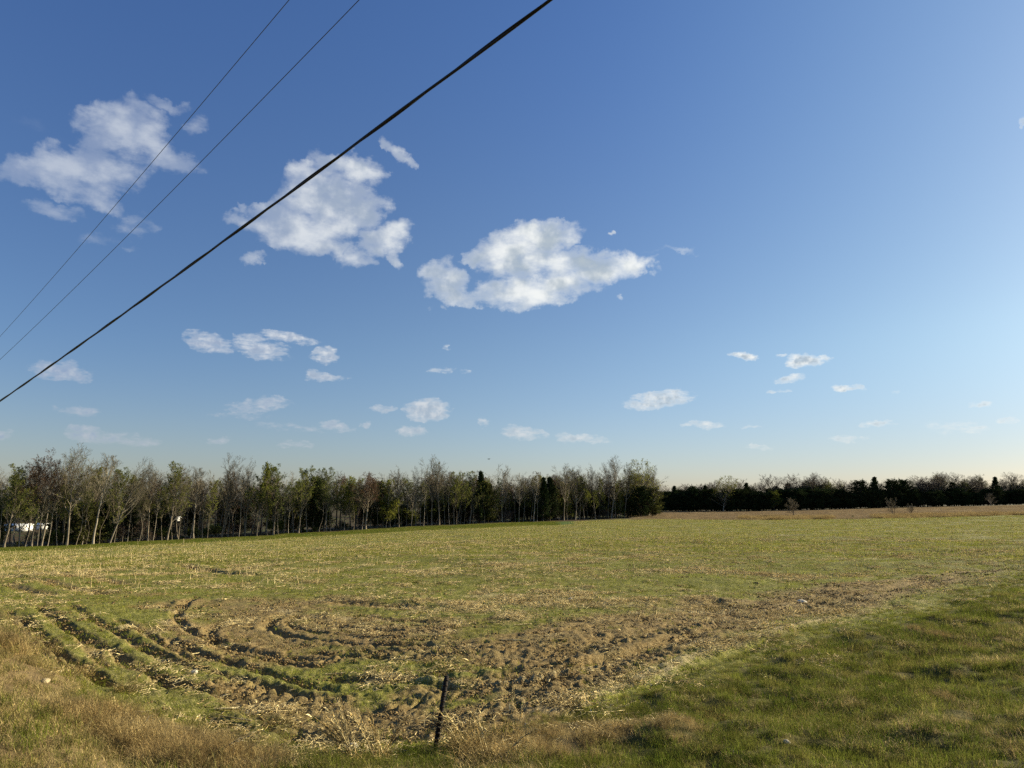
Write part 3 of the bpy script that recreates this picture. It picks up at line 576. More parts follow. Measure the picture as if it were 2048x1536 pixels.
addp('o1', dict(seed=9, spread=.27, bole=.28, vase=.6, leaf=.55, leaf_size=.13), olive, nm='budding_tree'); addp('o2', dict(seed=10, spread=.27, bole=.28, vase=.5, leaf=.62, leaf_size=.14), olive, nm='budding_tree')
addp('y1', dict(seed=11, spread=.26, bole=.22, vase=.5, leaf=.75, leaf_size=.15), yel, nm='budding_tree'); addp('y2', dict(seed=12, H=9, spread=.38, bole=.12, vase=.3, leaf=.8, leaf_size=.14, r0=.12, k=(6, 5, 4)), yel, nm='budding_tree')
addp('s1', dict(seed=13, H=13, spread=.15, bole=.52, vase=.7, nl=9, r0=.085, k=(4, 4, 3)), pale, nm='slim_tree'); addp('s2', dict(seed=14, H=13, spread=.17, bole=.45, vase=.6, nl=9, r0=.07, lean=.03, k=(4, 4, 3), leaf=.2), grey, nm='slim_tree')
addp('s3', dict(seed=15, H=11, spread=.2, bole=.40, vase=.6, nl=9, r0=.06, lean=.05, k=(4, 4, 3), leaf=.45), olive, nm='slim_tree')
addp('u1', dict(seed=16, H=4.2, spread=.42, bole=.06, vase=.5, stems=5, nl=22, r0=.05, k=(5, 4, 4), twig_r=.009), (M_BARK, M_TWIGRED, M_BUDR), 'shrub', 'shrub'); addp('u2', dict(seed=17, H=3.6, spread=.45, bole=.05, vase=.3, stems=5, nl=22, r0=.05, k=(5, 4, 4), leaf=.3, twig_r=.009), (M_BARK, M_TWIGOL, M_BUD), 'shrub', 'shrub')
addp('m1', dict(seed=18, H=5, spread=.42, bole=.18, vase=.45, nl=15, r0=.11, k=(6, 4, 3), twig_r=.012), grey); addp('m2', dict(seed=19, H=5, spread=.28, bole=.22, vase=1.0, stems=3, nl=15, r0=.08, k=(5, 4, 3), twig_r=.012), grey)
addp('w1', dict(seed=23, spread=.34, bole=.14, vase=.35, nl=20, leaf=.30, leaf_size=.15), (M_PALEBARK, M_TWIG, M_BUDY), nm='budding_tree'); addp('f1', dict(seed=24, spread=.36, bole=.35, vase=.7, nl=13, k=(6, 5, 4), twig_r=.016), dark, nm='far_tree'); addp('f2', dict(seed=25, spread=.34, bole=.35, vase=.8, nl=13, k=(6, 5, 4), twig_r=.016, leaf=.35, leaf_size=.16), (M_BARK, M_TWIGOL, M_BUD), nm='far_tree')
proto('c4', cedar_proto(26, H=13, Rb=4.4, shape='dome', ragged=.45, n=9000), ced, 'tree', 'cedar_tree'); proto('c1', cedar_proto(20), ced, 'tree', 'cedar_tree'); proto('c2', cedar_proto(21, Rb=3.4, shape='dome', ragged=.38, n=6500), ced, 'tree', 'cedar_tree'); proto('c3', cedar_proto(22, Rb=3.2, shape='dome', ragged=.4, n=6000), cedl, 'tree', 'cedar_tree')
TREES = []
def place_tree(key, x, y, H, W=None, rz=0., tilt=0., label=None, group=None, z=None, name=None, px=None):
    """W: half width of the crown in metres; tilt: lean to the right in degrees"""
    tm, cm, cat, nm, h0, w0 = PROTO[key]; s = H / h0; sw = s if W is None else np.clip(.25 * s + .75 * W / w0, .6 * s, 1.9 * s)
    zz = (zgrid(x, y)[0] if z is None else z) - .12
    r = empty(name or nm, (x, y, zz), 0, label, cat, group); r.rotation_euler = Euler((0, R(tilt), 0), 'XYZ')
    r.rotation_euler = (Matrix.Rotation(R(tilt), 3, 'Y') @ Matrix.Rotation(rz, 3, 'Z')).to_euler(); r.scale = (sw, sw, s)
    obj('trunk', tm, r); obj('crown', cm, r); TREES.append((x, y, r)); return r
rt = random.Random(7)
WE = np.array([[0,126],[150,134],[230,140],[330,147],[450,156],[600,165],[690,171],[800,178],[870,183],[1000,193],[1080,200],[1200,214],[1310,228]], float)
def edge_dist(px): return float(np.interp(px, WE[:, 0], WE[:, 1]))
def tree_pix(key, bx, topy, wpx=None, tilt=0., label=None, back=0., group=None, name=None, topx=None):
    """a tree by the pixel column of its foot, the row of its top and the half width of its crown in pixels"""
    D = edge_dist(bx) + back; p = at(bx, 1000, D); x = p[0]; z = zgrid(x, D)[0] if back < 60 else base_z(np.array([x]), np.array([D]))[0]
    ztop = at(bx, topy, D)[2]; H = ztop - z; W = None if wpx is None else wpx / FPX * D
    return place_tree(key, x, D, H / math.cos(R(tilt)), W, rt.uniform(0, 6.28), tilt, label, group, z=z, name=name)
FR = 'trees along the front of the left wood'
front = [
 ('o1', 18, 925, 34, 3, 'olive budding tree with a pale trunk at the far left end of the wood'),
 ('r1', 72, 912, 36, 3, 'brownish budding tree with spreading crown, second tall one from the wood\'s left end'),
 ('r2', 92, 893, 30, 2, 'dense brown budding tree just left of the tallest grey tree at the left'),
 ('g1', 142, 884, 38, 6, 'tallest bare grey tree at the left, its pale trunk bending right'),
 ('g4', 194, 905, 30, 5, 'bare tree with an outstretched top, just right of the tallest grey one'),
 ('g3', 226, 916, 34, 25, 'pale trunk leaning hard to the right against the wood'),
 ('g2', 302, 914, 26, -3, 'bare tree with a whitish trunk, first upright one right of the leaning pale trunk'),
 ('o1', 340, 920, 28, 2, 'dark budding tree with a green haze of leaves, left of the forked one'),
 ('v2', 362, 926, 30, 3, 'dark tree with a trunk forking into a wide V'),
 ('g4', 392, 932, 22, 0, 'straight thin-trunked tree between the forked tree and the vase-shaped tree'),
 ('v1', 447, 903, 32, 2, 'tall vase-shaped bare tree with several rising stems'),
 ('g2', 494, 909, 17, 2, 'thin bare treetop right beside the vase-shaped tree'),
 ('y1', 517, 920, 20, 2, 'bright yellow-green budding tree right of the vase-shaped one'),
 ('o2', 550, 925, 30, 5, 'grey-green broad budding tree right of the bright yellow-green one'),
 ('o2', 600, 927, 24, 3, 'green budding tree in front of the dark cedar in the middle of the left wood'),
 ('o1', 650, 932, 27, 3, 'grey-green tree with two close pale trunks'),
 ('y1', 690, 949, 20, 1, 'fresh green budding tree right of the one with two close trunks'),
 ('r1', 733, 942, 32, -2, 'dark brownish tree with a split pale base, left of the low yellow-green tree'),
 ('y2', 782, 984, 22, 0, 'low yellow-green weeping tree at the front of the wood'),
 ('g2', 799, 927, 18, 0, 'bare fan-topped tree right behind the low yellow-green weeping tree'),
 ('v2', 823, 930, 17, 1, 'bare tree on a clump of pale thin trunks left of the tall twin trees'),
 ('g1', 864, 907, 22, 0, 'left one of the two tall bare trees rising together in mid wood'),
 ('g2', 879, 912, 24, 1, 'right one of the two tall bare trees rising together in mid wood'),
 ('o1', 909, 941, 22, 0, 'soft green budding tree right of the tall twin trees'),
 ('o1', 940, 940, 22, 2, 'budding tree standing left of the pointed green cedar'),
 ('g3', 1005, 925, 24, 2, 'rounded bare grey tree right of the pointed green cedar'),
 ('g1', 1038, 944, 20, -2, 'bare grey tree between the rounded one and the black twin cedars'),
 ('g4', 1067, 941, 14, 1, 'wispy bare treetop just left of the black twin cedars'),
 ('g1', 1127, 925, 26, 3, 'broad grey tree just right of the black twin cedars'),
 ('g3', 1150, 927, 22, 0, 'dense upright grey tree, second right of the black twin cedars'),
 ('y1', 1168, 949, 20, 0, 'yellow-green tree before the grey ones near the left wood\'s right end'),
 ('g2', 1190, 924, 20, -2, 'grey tree on the left shoulder of the tall dark-limbed one'),
 ('g3', 1222, 906, 30, 0, 'tallest dark-limbed bare tree near the right end of the left wood'),
 ('g1', 1248, 924, 20, 2, 'bare tree on the right shoulder of the tall dark-limbed one'),
 ('w1', 1290, 916, 36, 1, 'spreading pale budding tree, the last one at the right end of the left wood')]
for key, bx, ty, wpx, tilt, lab in front: tree_pix(key, bx, ty, wpx, tilt, lab, back=rt.uniform(-1, 2))
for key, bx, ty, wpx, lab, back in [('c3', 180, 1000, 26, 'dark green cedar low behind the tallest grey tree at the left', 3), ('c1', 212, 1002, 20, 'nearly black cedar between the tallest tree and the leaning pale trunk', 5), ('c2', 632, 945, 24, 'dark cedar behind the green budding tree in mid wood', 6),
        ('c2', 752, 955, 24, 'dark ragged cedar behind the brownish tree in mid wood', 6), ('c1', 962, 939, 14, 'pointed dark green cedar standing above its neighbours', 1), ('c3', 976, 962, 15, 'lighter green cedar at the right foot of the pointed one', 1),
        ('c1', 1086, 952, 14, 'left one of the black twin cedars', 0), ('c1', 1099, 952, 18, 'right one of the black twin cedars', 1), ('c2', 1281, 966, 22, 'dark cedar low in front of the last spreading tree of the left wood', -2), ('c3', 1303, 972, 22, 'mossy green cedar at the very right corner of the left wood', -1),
        ('c2', 1, 985, 18, 'black evergreen at the left edge of the picture', 5), ('c2', 1255, 985, 16, 'low dark cedar under the right shoulder of the tall dark-limbed tree', 3)]:
    tree_pix(key, bx, ty, wpx, 0, lab, back=back)
# slim trunks along the edge
slim_px = [8,34,48,60,84,104,124,134,160,172,181,206,236,252,262,270,285,292,312,322,330,350,376,386,402,410,420,432,440,460,470,482,506,528,538,560,571,580,590,606,617,628,640,656,664,675,684,698,709,718,726,744,756,765,773,790,806,814,833,842,848,856,872,890,900,914,921,929,938,946,954,969,985,992,1000,1014,1022,1031,1046,1053,1060,1074,1111,1118,1134,1142,1158,1175,1182,1200,1207,1216,1230,1238,1258,1266]
LM = [(-999, 'left edge of the picture'), (142, 'tallest grey tree at the left'), (226, 'leaning pale trunk'), (362, 'dark forked tree'), (447, 'vase-shaped bare tree'), (550, 'broad grey-green tree'), (650, 'tree with two close trunks'), (733, 'brownish split-based tree'), (782, 'low yellow-green tree'), (879, 'tall twin trees'), (962, 'pointed green cedar'), (1099, 'black twin cedars'), (1222, 'tallest dark-limbed tree')]
ORD = ['first', 'second', 'third', 'fourth', 'fifth', 'sixth', 'seventh', 'eighth', 'ninth', 'tenth', 'eleventh', 'twelfth', 'thirteenth', 'fourteenth', 'fifteenth', 'sixteenth']
last_lm = None; cnt = 0
for i, bx in enumerate(slim_px):
    lm = [n_ for x_, n_ in LM if x_ < bx][-1]; cnt = cnt + 1 if lm == last_lm else 0; last_lm = lm
    tree_pix(rt.choice(['s1', 's1', 's2', 's3']), bx, rt.uniform(955, 985), None, {985: 14, 206: 5, 938: 16}.get(bx, rt.gauss(0, 3)), f'slim young tree, {ORD[cnt]} thin trunk right of the {lm}', back=rt.uniform(-1.5, 5), group='slim young trees in the front rank of the left wood')
# ranks behind
for i in range(146):
    bx = -60 + 1370 * (i + rt.random()) / 104 if i < 104 else 850 + 460 * (i - 104 + rt.random()) / 42; k = rt.choice(['g1', 'g2', 'g3', 'g2', 'g3', 'r1', 'r2', 'v2', 'o1', 'o2', 'y1'])
    nm = PROTO[k][3]; tp = np.interp(bx, [0, 150, 300, 700, 1000, 1300], [938, 918, 934, 945, 944, 938]) + rt.uniform(-8, 30)
    tp += 12 if k[0] in 'oy' else 0
    tree_pix(k, bx, tp, 30, rt.gauss(0, 2), {'bare_tree': 'bare grey tree among the ranks inside the left wood', 'budding_tree': 'budding tree among the ranks inside the left wood'}[nm], back=rt.uniform(6, 26), group={'bare_tree': 'bare trees inside the left wood', 'budding_tree': 'budding trees inside the left wood'}[nm])
for i in range(44):
    bx = -80 + 1360 * (i + rt.random()) / 30 if i < 30 else 860 + 440 * (i - 30 + rt.random()) / 14
    if -5 < bx < 95: continue
    tree_pix(rt.choice(['c1', 'c2', 'c2']), bx, rt.uniform(985, 1010), 26, 0, 'dark cedar half hidden inside the left wood', back=rt.uniform(8, 30), group='cedars inside the left wood')
for i in range(130):
    bx = -20 + 1330 * (i + rt.random()) / 130
    if 8 < bx < 100 and i % 3: continue
    D_ = edge_dist(bx); tree_pix(rt.choice(['u1', 'u2']), bx, np.interp(bx, EX, EY) - rt.choice([rt.uniform(8, 20), rt.uniform(20, 50)]), 18, 0, 'brown twiggy undergrowth bush between the trunks of the left wood', back=rt.uniform(2, 16), group='undergrowth bushes of the left wood')
# the far wood beyond the brown grass
def far_tree(key, bx, topy, wpx, lab, back=0., group=None):
    D = float(np.interp(bx, [1300, 1500, 1700, 1850, 2048, 2300], [318, 315, 316, 321, 328, 335])) + back; p = at(bx, 1000, D); z = base_z(np.array([p[0]]), np.array([D]))[0]
    return place_tree(key, p[0], D, at(bx, topy, D)[2] - z, wpx / FPX * D, rt.uniform(0, 6.28), rt.gauss(0, 1.5), lab, group, z=z)
for key, bx, ty, wpx, lab in [
  ('c1', 1349, 970, 12, 'pointed dark cedar at the left end of the far wood'), ('f1', 1368, 966, 16, 'dim bare treetop between two dark cedars at the left end of the far wood'), ('c2', 1386, 968, 16, 'rounded dark cedar just left of the pale tree of the far wood'), ('c1', 1413, 969, 10, 'narrow dark cedar touching the pale tree of the far wood'),
  ('w1', 1446, 950, 30, 'pale grey-green tree standing forward, the lightest of the far wood'), ('f1', 1472, 956, 22, 'bare treetop on the right shoulder of the pale tree of the far wood'), ('c1', 1497, 964, 12, 'small pointed cedar in the dip right of the pale tree of the far wood'), ('f1', 1516, 960, 16, 'dim bare tree right of the small pointed cedar in the far wood'),
  ('f1', 1547, 946, 22, 'high bare dome in the far wood right above its small yellow-green tree'), ('y2', 1547, 978, 15, 'small yellow-green tree glowing low in the far wood'), ('f1', 1583, 946, 22, 'bare dome behind the small round tree of the meadow'), ('f1', 1624, 943, 24, 'highest bare dome of the far wood, right of the small round meadow tree'),
  ('f2', 1658, 964, 20, 'greenish low treetop in the dip right of the highest bare dome of the far wood'), ('f1', 1684, 955, 14, 'little bare top poking up from the dip of the far wood'),
  ('c2', 1720, 956, 22, 'dark evergreen left of the bare shrub pair, in the far wood'), ('c1', 1752, 952, 14, 'pointed dark evergreen above the taller meadow sapling, in the far wood'), ('c2', 1780, 954, 22, 'broad dark evergreen right above the taller meadow sapling, in the far wood'), ('c2', 1815, 954, 20, 'dark evergreen above the smaller meadow sapling, in the far wood'),
  ('f1', 1845, 949, 20, 'bare treetop right of the dark evergreens of the far wood'), ('f1', 1882, 941, 24, 'highest bare treetop of the right half of the far wood'), ('f1', 1922, 942, 20, 'bare treetop above the dull green patch at the right of the far wood'), ('f2', 1936, 956, 14, 'dull green budding tree at the right of the far wood'), ('f1', 1960, 947, 18, 'bare treetop left of the last pointed cedar of the far wood'), ('c1', 1992, 952, 12, 'last pointed cedar at the right of the far wood'), ('f1', 2037, 942, 20, 'bare treetop at the right edge of the picture')]:
    far_tree(key, bx, ty, wpx * (1.25 if key[0] == 'f' else 1), lab, {'f': 5, 'w': -4, 'y': -3}.get(key[0], 1))
for i in range(110):
    bx = 1325 + 860 * (i + rt.random()) / 110; k = rt.choice(['c2', 'f1', 'c1', 'f1', 'f2', 'f1', 'c4']); nm = PROTO[k][3]
    tp = np.interp(bx, [1330, 1440, 1500, 1560, 1640, 1700, 1800, 1880, 2000, 2200], [972, 958, 968, 952, 949, 962, 956, 947, 954, 950]) + rt.uniform(0, 14)
    tp += 13 if k[0] == 'c' else -3
    far_tree(k, bx, tp, 28, {'cedar_tree': 'dark cedar in the closed ranks of the far wood', 'far_tree': 'dim leafless tree in the closed ranks of the far wood'}[nm], rt.uniform(3, 16), {'cedar_tree': 'cedars in the ranks of the far wood', 'far_tree': 'leafless trees in the ranks of the far wood'}[nm])
for i in range(56):
    bx = 1322 + 860 * (i + rt.random()) / 56
    far_tree('c4', bx, rt.uniform(974, 986), 34, 'dark cedar in the closed ranks of the far wood', rt.uniform(-3, 2), 'cedars in the ranks of the far wood')
for i in range(34):
    bx = 1322 + 860 * (i + rt.random()) / 34
    far_tree('c4', bx, rt.uniform(970, 988), 34, 'dark cedar in the closed ranks of the far wood', rt.uniform(3, 22), 'cedars in the ranks of the far wood')
# a low rise of woodland closes the view behind the left wood
for i in range(44):
    bx = -150 + 1500 * (i + rt.random()) / 44; D = rt.uniform(330, 400); p = at(bx, 1000, D); z = base_z(np.array([p[0]]), np.array([D]))[0]; k = rt.choice(['c2', 'f1', 'f2', 'c2'])
    place_tree(k, p[0], D, at(bx, rt.uniform(985, 1000), D)[2] - z, 9, rt.uniform(0, 6), 0, 'dim tree of the distant wood glimpsed through the left wood', 'trees glimpsed through the left wood', z=z, name='distant_tree')
# single small trees in the brown grass
def meadow_tree(key, bx, by, topy, wpx, lab, D, nm=None):
    p = at(bx, by, D); z = base_z(np.array([p[0]]), np.array([D]))[0]; return place_tree(key, p[0], D, at(bx, topy, D)[2] - z, wpx / FPX * D, rt.uniform(0, 6), -3, lab, z=z, name=nm)
meadow_tree('m1', 1589, 1035, 993, 17, 'small round bare tree alone in front of the far wood', 212)
meadow_tree('m2', 1788, 1033, 992, 14, 'taller and fuller of the two bare saplings at the edge of the brown grass', 198, 'sapling')
meadow_tree('m2', 1823, 1031, 1004, 9, 'smaller bare sapling right of the taller one in the brown grass', 198, 'sapling')
meadow_tree('m1', 1982, 1009, 984, 24, 'wide grey bush before the far wood at the right', 290)
for bx, D, lab in [(1706, 202, 'low dark green bush at the edge of the field left of the saplings')]:
    meadow_tree('u2', bx, 1037, 1030, 14, lab, D)
print('trees', len(TREES))
# ================================================================== grass, straw and other ground cover
def blades(rng, n, R_, h, w, lean, seg=2, curl=.5, droop=0.):
    """n bent blades rooted within a disc: verts, tris/quads as quads"""
    a = rng.uniform(0, 6.283, n); r = R_ * np.sqrt(rng.random(n)); P = np.stack([r * np.cos(a), r * np.sin(a), np.full(n, -.02)], 1)
    az_ = rng.uniform(0, 6.283, n); H = h * rng.uniform(.45, 1.25, n); ln = np.abs(rng.normal(lean, lean * .5, n)); d = np.stack([np.cos(az_), np.sin(az_)], 1)
    side = np.stack([-np.sin(az_ + rng.normal(0, .8, n)), np.cos(az_), np.zeros(n)], 1) * (w * rng.uniform(.6, 1.3, n))[:, None]
    rows = []
    for i in range(seg + 1):
        t = i / seg; off = ln * H * (t * .4 + curl * t * t); z = H * t * (1 - droop * t * t)
        c = P + np.stack([d[:, 0] * off, d[:, 1] * off, z], 1); k = (1 - t * .85)
        rows.append(c - side * k); rows.append(c + side * k)
    V = np.stack(rows, 1).reshape(-1, 3); b = np.arange(n)[:, None] * (2 * (seg + 1))
    F = np.concatenate([b + np.array([2 * i, 2 * i + 1, 2 * i + 3, 2 * i + 2]) for i in range(seg)], 0); return V, F
def sticks(rng, n, R_, L, w, flat=.12, up=0.):
    """short lying straws: three-sided splinters"""
    a = rng.uniform(0, 6.283, n); r = R_ * np.sqrt(rng.random(n)); P = np.stack([r * np.cos(a), r * np.sin(a), rng.uniform(0, .03, n)], 1)
    D = unit(np.stack([rng.normal(0, 1, n), rng.normal(0, 1, n), rng.normal(up, flat, n)], 1)); l = L * rng.uniform(.3, 1.3, n)
    C = np.stack([P - D * l[:, None] / 2, P + D * l[:, None] / 2], 1); return tubes(C, np.outer(w * rng.uniform(.6, 1.4, n), [1, .6]), 3)
hidden = bpy.data.collections.new('prototypes')        # never linked: only the instancers read it
def scatter(name, label, protos, pts, scale, rz, which, tilt=None, align=None):
    """one stuff object: points that carry copies of the prototype meshes"""
    coll = bpy.data.collections.new(name + ' kinds'); 
    for i, me in enumerate(protos):
        o = bpy.data.objects.new(f'{name}_kind_{i:02d}', me); coll.objects.link(o)
    me = bpy.data.meshes.new(name); me.vertices.add(len(pts)); me.vertices.foreach_set('co', np.asarray(pts, np.float32).ravel())
    rot = np.zeros((len(pts), 3)); rot[:, 2] = rz
    if tilt is not None: rot[:, :2] = tilt
    a = me.attributes.new('rot', 'FLOAT_VECTOR', 'POINT'); a.data.foreach_set('vector', rot.astype(np.float32).ravel())
    sc = np.asarray(scale, np.float32); sc = np.stack([sc] * 3, 1) if sc.ndim == 1 else sc
    a = me.attributes.new('sc', 'FLOAT_VECTOR', 'POINT'); a.data.foreach_set('vector', sc.astype(np.float32).ravel())
    a = me.attributes.new('which', 'INT', 'POINT'); a.data.foreach_set('value', np.asarray(which, np.int32)); me.update()
    o = tag(obj(name, me), label, kind='stuff')
    g = bpy.data.node_groups.new(name, 'GeometryNodeTree'); g.interface.new_socket('Geometry', in_out='INPUT', socket_type='NodeSocketGeometry'); g.interface.new_socket('Geometry', in_out='OUTPUT', socket_type='NodeSocketGeometry')
    gi = g.nodes.new('NodeGroupInput'); go = g.nodes.new('NodeGroupOutput'); ci = g.nodes.new('GeometryNodeCollectionInfo'); ci.inputs['Collection'].default_value = coll
    ci.inputs['Separate Children'].default_value = True; ci.inputs['Reset Children'].default_value = True
    ip = g.nodes.new('GeometryNodeInstanceOnPoints'); ip.inputs['Pick Instance'].default_value = True
    def na(nm, ty):
        n = g.nodes.new('GeometryNodeInputNamedAttribute'); n.data_type = ty; n.inputs['Name'].default_value = nm; return n.outputs['Attribute']
    e2r = g.nodes.new('FunctionNodeEulerToRotation'); g.links.new(na('rot', 'FLOAT_VECTOR'), e2r.inputs[0])
    g.links.new(gi.outputs[0], ip.inputs['Points']); g.links.new(ci.outputs[0], ip.inputs['Instance']); g.links.new(na('which', 'INT'), ip.inputs['Instance Index'])
    g.links.new(e2r.outputs[0], ip.inputs['Rotation']); g.links.new(na('sc', 'FLOAT_VECTOR'), ip.inputs['Scale']); g.links.new(ip.outputs[0], go.inputs[0])
    md = o.modifiers.new('scatter', 'NODES'); md.node_group = g; return o
rg = np.random.default_rng(11)
def sample(n, r0, r1, az0=-39., az1=39., power=1.0):
    """points spread over the ground that the photograph shows; power 2 = even, lower = denser near the road"""
    u = rg.random(n); r = (r0 ** power + u * (r1 ** power - r0 ** power)) ** (1 / power); a = np.radians(rg.uniform(az0, az1, n)); x = r * np.sin(a); y = r * np.cos(a)
    fi = np.clip(np.interp(r, rad, np.arange(len(rad))), 0, len(rad) - 1).astype(int); fj = np.clip((np.degrees(a) + 42) / .125, 0, len(az_f) - 1).astype(int)
    return x, y, zgrid(x, y), fi, fj
def bm(V_F, mats, name, more=()):
    s = Soup(); s.add(V_F, 0)
    for vf, m in more: s.add(vf, m)
    return s.mesh(name, mats)
P_G = [bm(blades(np.random.default_rng(100 + i), 110, .17, h, .0030, .55, 3), [M_GRASS], 'grass') for i, h in enumerate([.10, .13, .09, .16])]
P_GM = [bm(blades(np.random.default_rng(110 + i), 70, .17, .11, .0030, .6, 3), [M_GRASS, M_GRASSD], 'grass', [(blades(np.random.default_rng(120 + i), 45, .17, .09, .0026, 1.1, 3, droop=.3), 1)]) for i in range(3)]
P_D = [bm(blades(np.random.default_rng(130 + i), 110, .18, h, .0024, .8, 3, droop=.35), [M_GRASSD, M_GRASS], 'grass', [(blades(np.random.default_rng(140 + i), 26, .17, .08, .0028, .6, 3), 1)]) for i, h in enumerate([.13, .10, .17])]
P_R = [bm(blades(np.random.default_rng(150 + i), 120, .20, h, .0022, .5, 3, droop=.25), [M_GRASSR, M_GRASSD], 'grass', [(blades(np.random.default_rng(160 + i), 50, .18, h * .9, .0022, .7, 3, droop=.3), 1)]) for i, h in enumerate([.19, .24])]
# ---- the verge
n = 38000; x, y, z, fi, fj = sample(n, 3.6, 46, power=1.25)
v = VG[fi, fj]; dry = DRY[fi, fj]; px_ = PXG[fi, fj]; py_ = PYG[fi, fj]; nse = fbm(x, y, 1.3, 3, 61); nse2 = fbm(x, y, 2.6, 4, 62); bald = fbm(x, y, .9, 3, 63)
keep = (v > -26) & (rg.random(n) < .5 + np.clip((v + 26) / 40, 0, .5)) & ((bald > -.60) | (rg.random(n) < .3)); ditch = np.exp(-(np.abs(py_ - np.interp(px_, [0, 120, 250, 400, 520, 640], [1330, 1385, 1440, 1490, 1530, 1600])) / 45) ** 2) * (px_ < 640)
rusty = (ditch * .8 + nse * 2.0 > 1.05) | ((px_ > 900) & (px_ < 1400) & (py_ > 1430) & (py_ < 1510) & (nse > .16))
kind = np.where(rusty, 10 + rg.integers(0, 2, n), np.where(rg.random(n) < np.clip(dry * .80 + .05 + nse2 * .8, .05, 1), 7 + rg.integers(0, 3, n), np.where(rg.random(n) < .62 + nse * 1.2, 4 + rg.integers(0, 3, n), rg.integers(0, 4, n))))
sc = (.60 + .42 * rg.random(n) + nse * .45) * np.where((kind >= 10) & (px_ > 640), .55, 1) * np.interp(np.hypot(x, y), [4, 12, 40], [.85, 1.0, 1.6]) * np.where(v < 15, .55, 1)
k_ = keep; scatter('grass', 'grass of the roadside verge, green on the right and tawny on the left', P_G + P_GM + P_D + P_R, np.stack([x, y, z], 1)[k_], sc[k_], rg.uniform(0, 6.28, n)[k_], kind[k_], rg.normal(0, .12, (n, 2))[k_])
# ---- seedlings and weeds of the field
P_W = [bm(blades(np.random.default_rng(200 + i), 26, .17, .055, .0038, .9, 2), [M_WHEAT], 'seedlings') for i in range(3)] + [bm(blades(np.random.default_rng(205 + i), 60, .16, .05, .0045, 1.2, 2, droop=.3), [M_WHEAT], 'seedlings') for i in range(2)]
n = 26000; x, y, z, fi, fj = sample(n, 7, 62, power=1.0); v = VG[fi, fj]; e = EG[fi, fj]; bare = BARE[fi, fj]
keep = (v < 16) & (e < 0) & (rg.random(n) > bare * .90 - .02); nse = fbm(x, y, 1.1, 3, 65); r = np.hypot(x, y)
kind = np.where(nse > .18, 3 + rg.integers(0, 2, n), rg.integers(0, 3, n)); sc = (.8 + .5 * rg.random(n)) * np.interp(r, [7, 20, 60], [.85, 1.15, 2.1])
pts = np.stack([x, y, z], 1)[keep]; scl = sc[keep]; kk = kind[keep]
P_WF = [bm(blades(np.random.default_rng(210 + i), 130, 1.1, .085, .012, .7, 2), [M_WHEAT, M_STRAW], 'seedlings', [(sticks(np.random.default_rng(220 + i), 11, 1.1, .26, .011, .3), 1), (blades(np.random.default_rng(230 + i), 8, 1.1, .20, .007, .25, 1), 1)]) for i in range(4)]
n2 = 13000; x2, y2, z2, fi2, fj2 = sample(n2, 42, 255, power=1.25); e2 = EG[fi2, fj2]; v2 = VG[fi2, fj2]
keep2 = (v2 < 0) & (e2 < .2); r2_ = np.hypot(x2, y2)
strip2 = STRIP[fi2, fj2] > .4
pts = np.concatenate([pts, np.stack([x2, y2, z2], 1)[keep2 & ~strip2]]); scl = np.concatenate([scl, (np.interp(r2_, [42, 250], [.9, 1.7]) * rg.uniform(.8, 1.3, n2))[keep2 & ~strip2]]); kk = np.concatenate([kk, (5 + rg.integers(0, 4, n2))[keep2 & ~strip2]])
scatter('seedlings', 'pale green seedlings sown over the field', P_W + P_WF, pts, scl, rg.uniform(0, 6.28, len(pts)), kk)
P_S = [bm(blades(np.random.default_rng(240 + i), 200, 1.1, .16, .012, .5, 2), [M_GRASS], 'strip_grass') for i in range(2)]
n3 = 9000; x3, y3, z3, fi3, fj3 = sample(n3, 100, 235, -39, 3.5, power=1.6); k3 = STRIP[fi3, fj3] > .35
scatter('edge_grass', 'uncut deep green grass along the foot of the left wood', P_S, np.stack([x3, y3, z3], 1)[k3], rg.uniform(.8, 1.5, k3.sum()), rg.uniform(0, 6.28, k3.sum()), rg.integers(0, 2, k3.sum()))
# ---- maize straw lying over the field, thick where it drifted
P_M = [bm(sticks(np.random.default_rng(300 + i), 16, .22, .13, .0042, .2), [M_STRAW], 'straw', [(blades(np.random.default_rng(310 + i), 6, .2, .09, .007, 1.6, 2, droop=.7), 0)]) for i in range(4)] + [bm(sticks(np.random.default_rng(320 + i), 60, .26, .15, .0038, .35), [M_STRAW], 'straw') for i in range(2)]
n = 24000; x, y, z, fi, fj = sample(n, 6.5, 70, power=1.05); v = VG[fi, fj]; st = STRAW[fi, fj]; nse = fbm(x, y, 1.7, 4, 71) + fbm(x, y, .5, 2, 72) * .6
keep = (v < 45) & (EG[fi, fj] < 0) & (rg.random(n) < .17 + nse * .7 + st * .9); r = np.hypot(x, y)
kind = np.where((st > .35) & (rg.random(n) < .8), 4 + rg.integers(0, 2, n), rg.integers(0, 4, n)); sc = rg.uniform(.7, 1.35, n) * np.interp(r, [7, 20, 70], [.9, 1.1, 2.0])
scatter('crop_residue', 'bleached maize straw scattered over the field', P_M, np.stack([x, y, z + .012], 1)[keep], sc[keep], rg.uniform(0, 6.28, n)[keep], kind[keep])
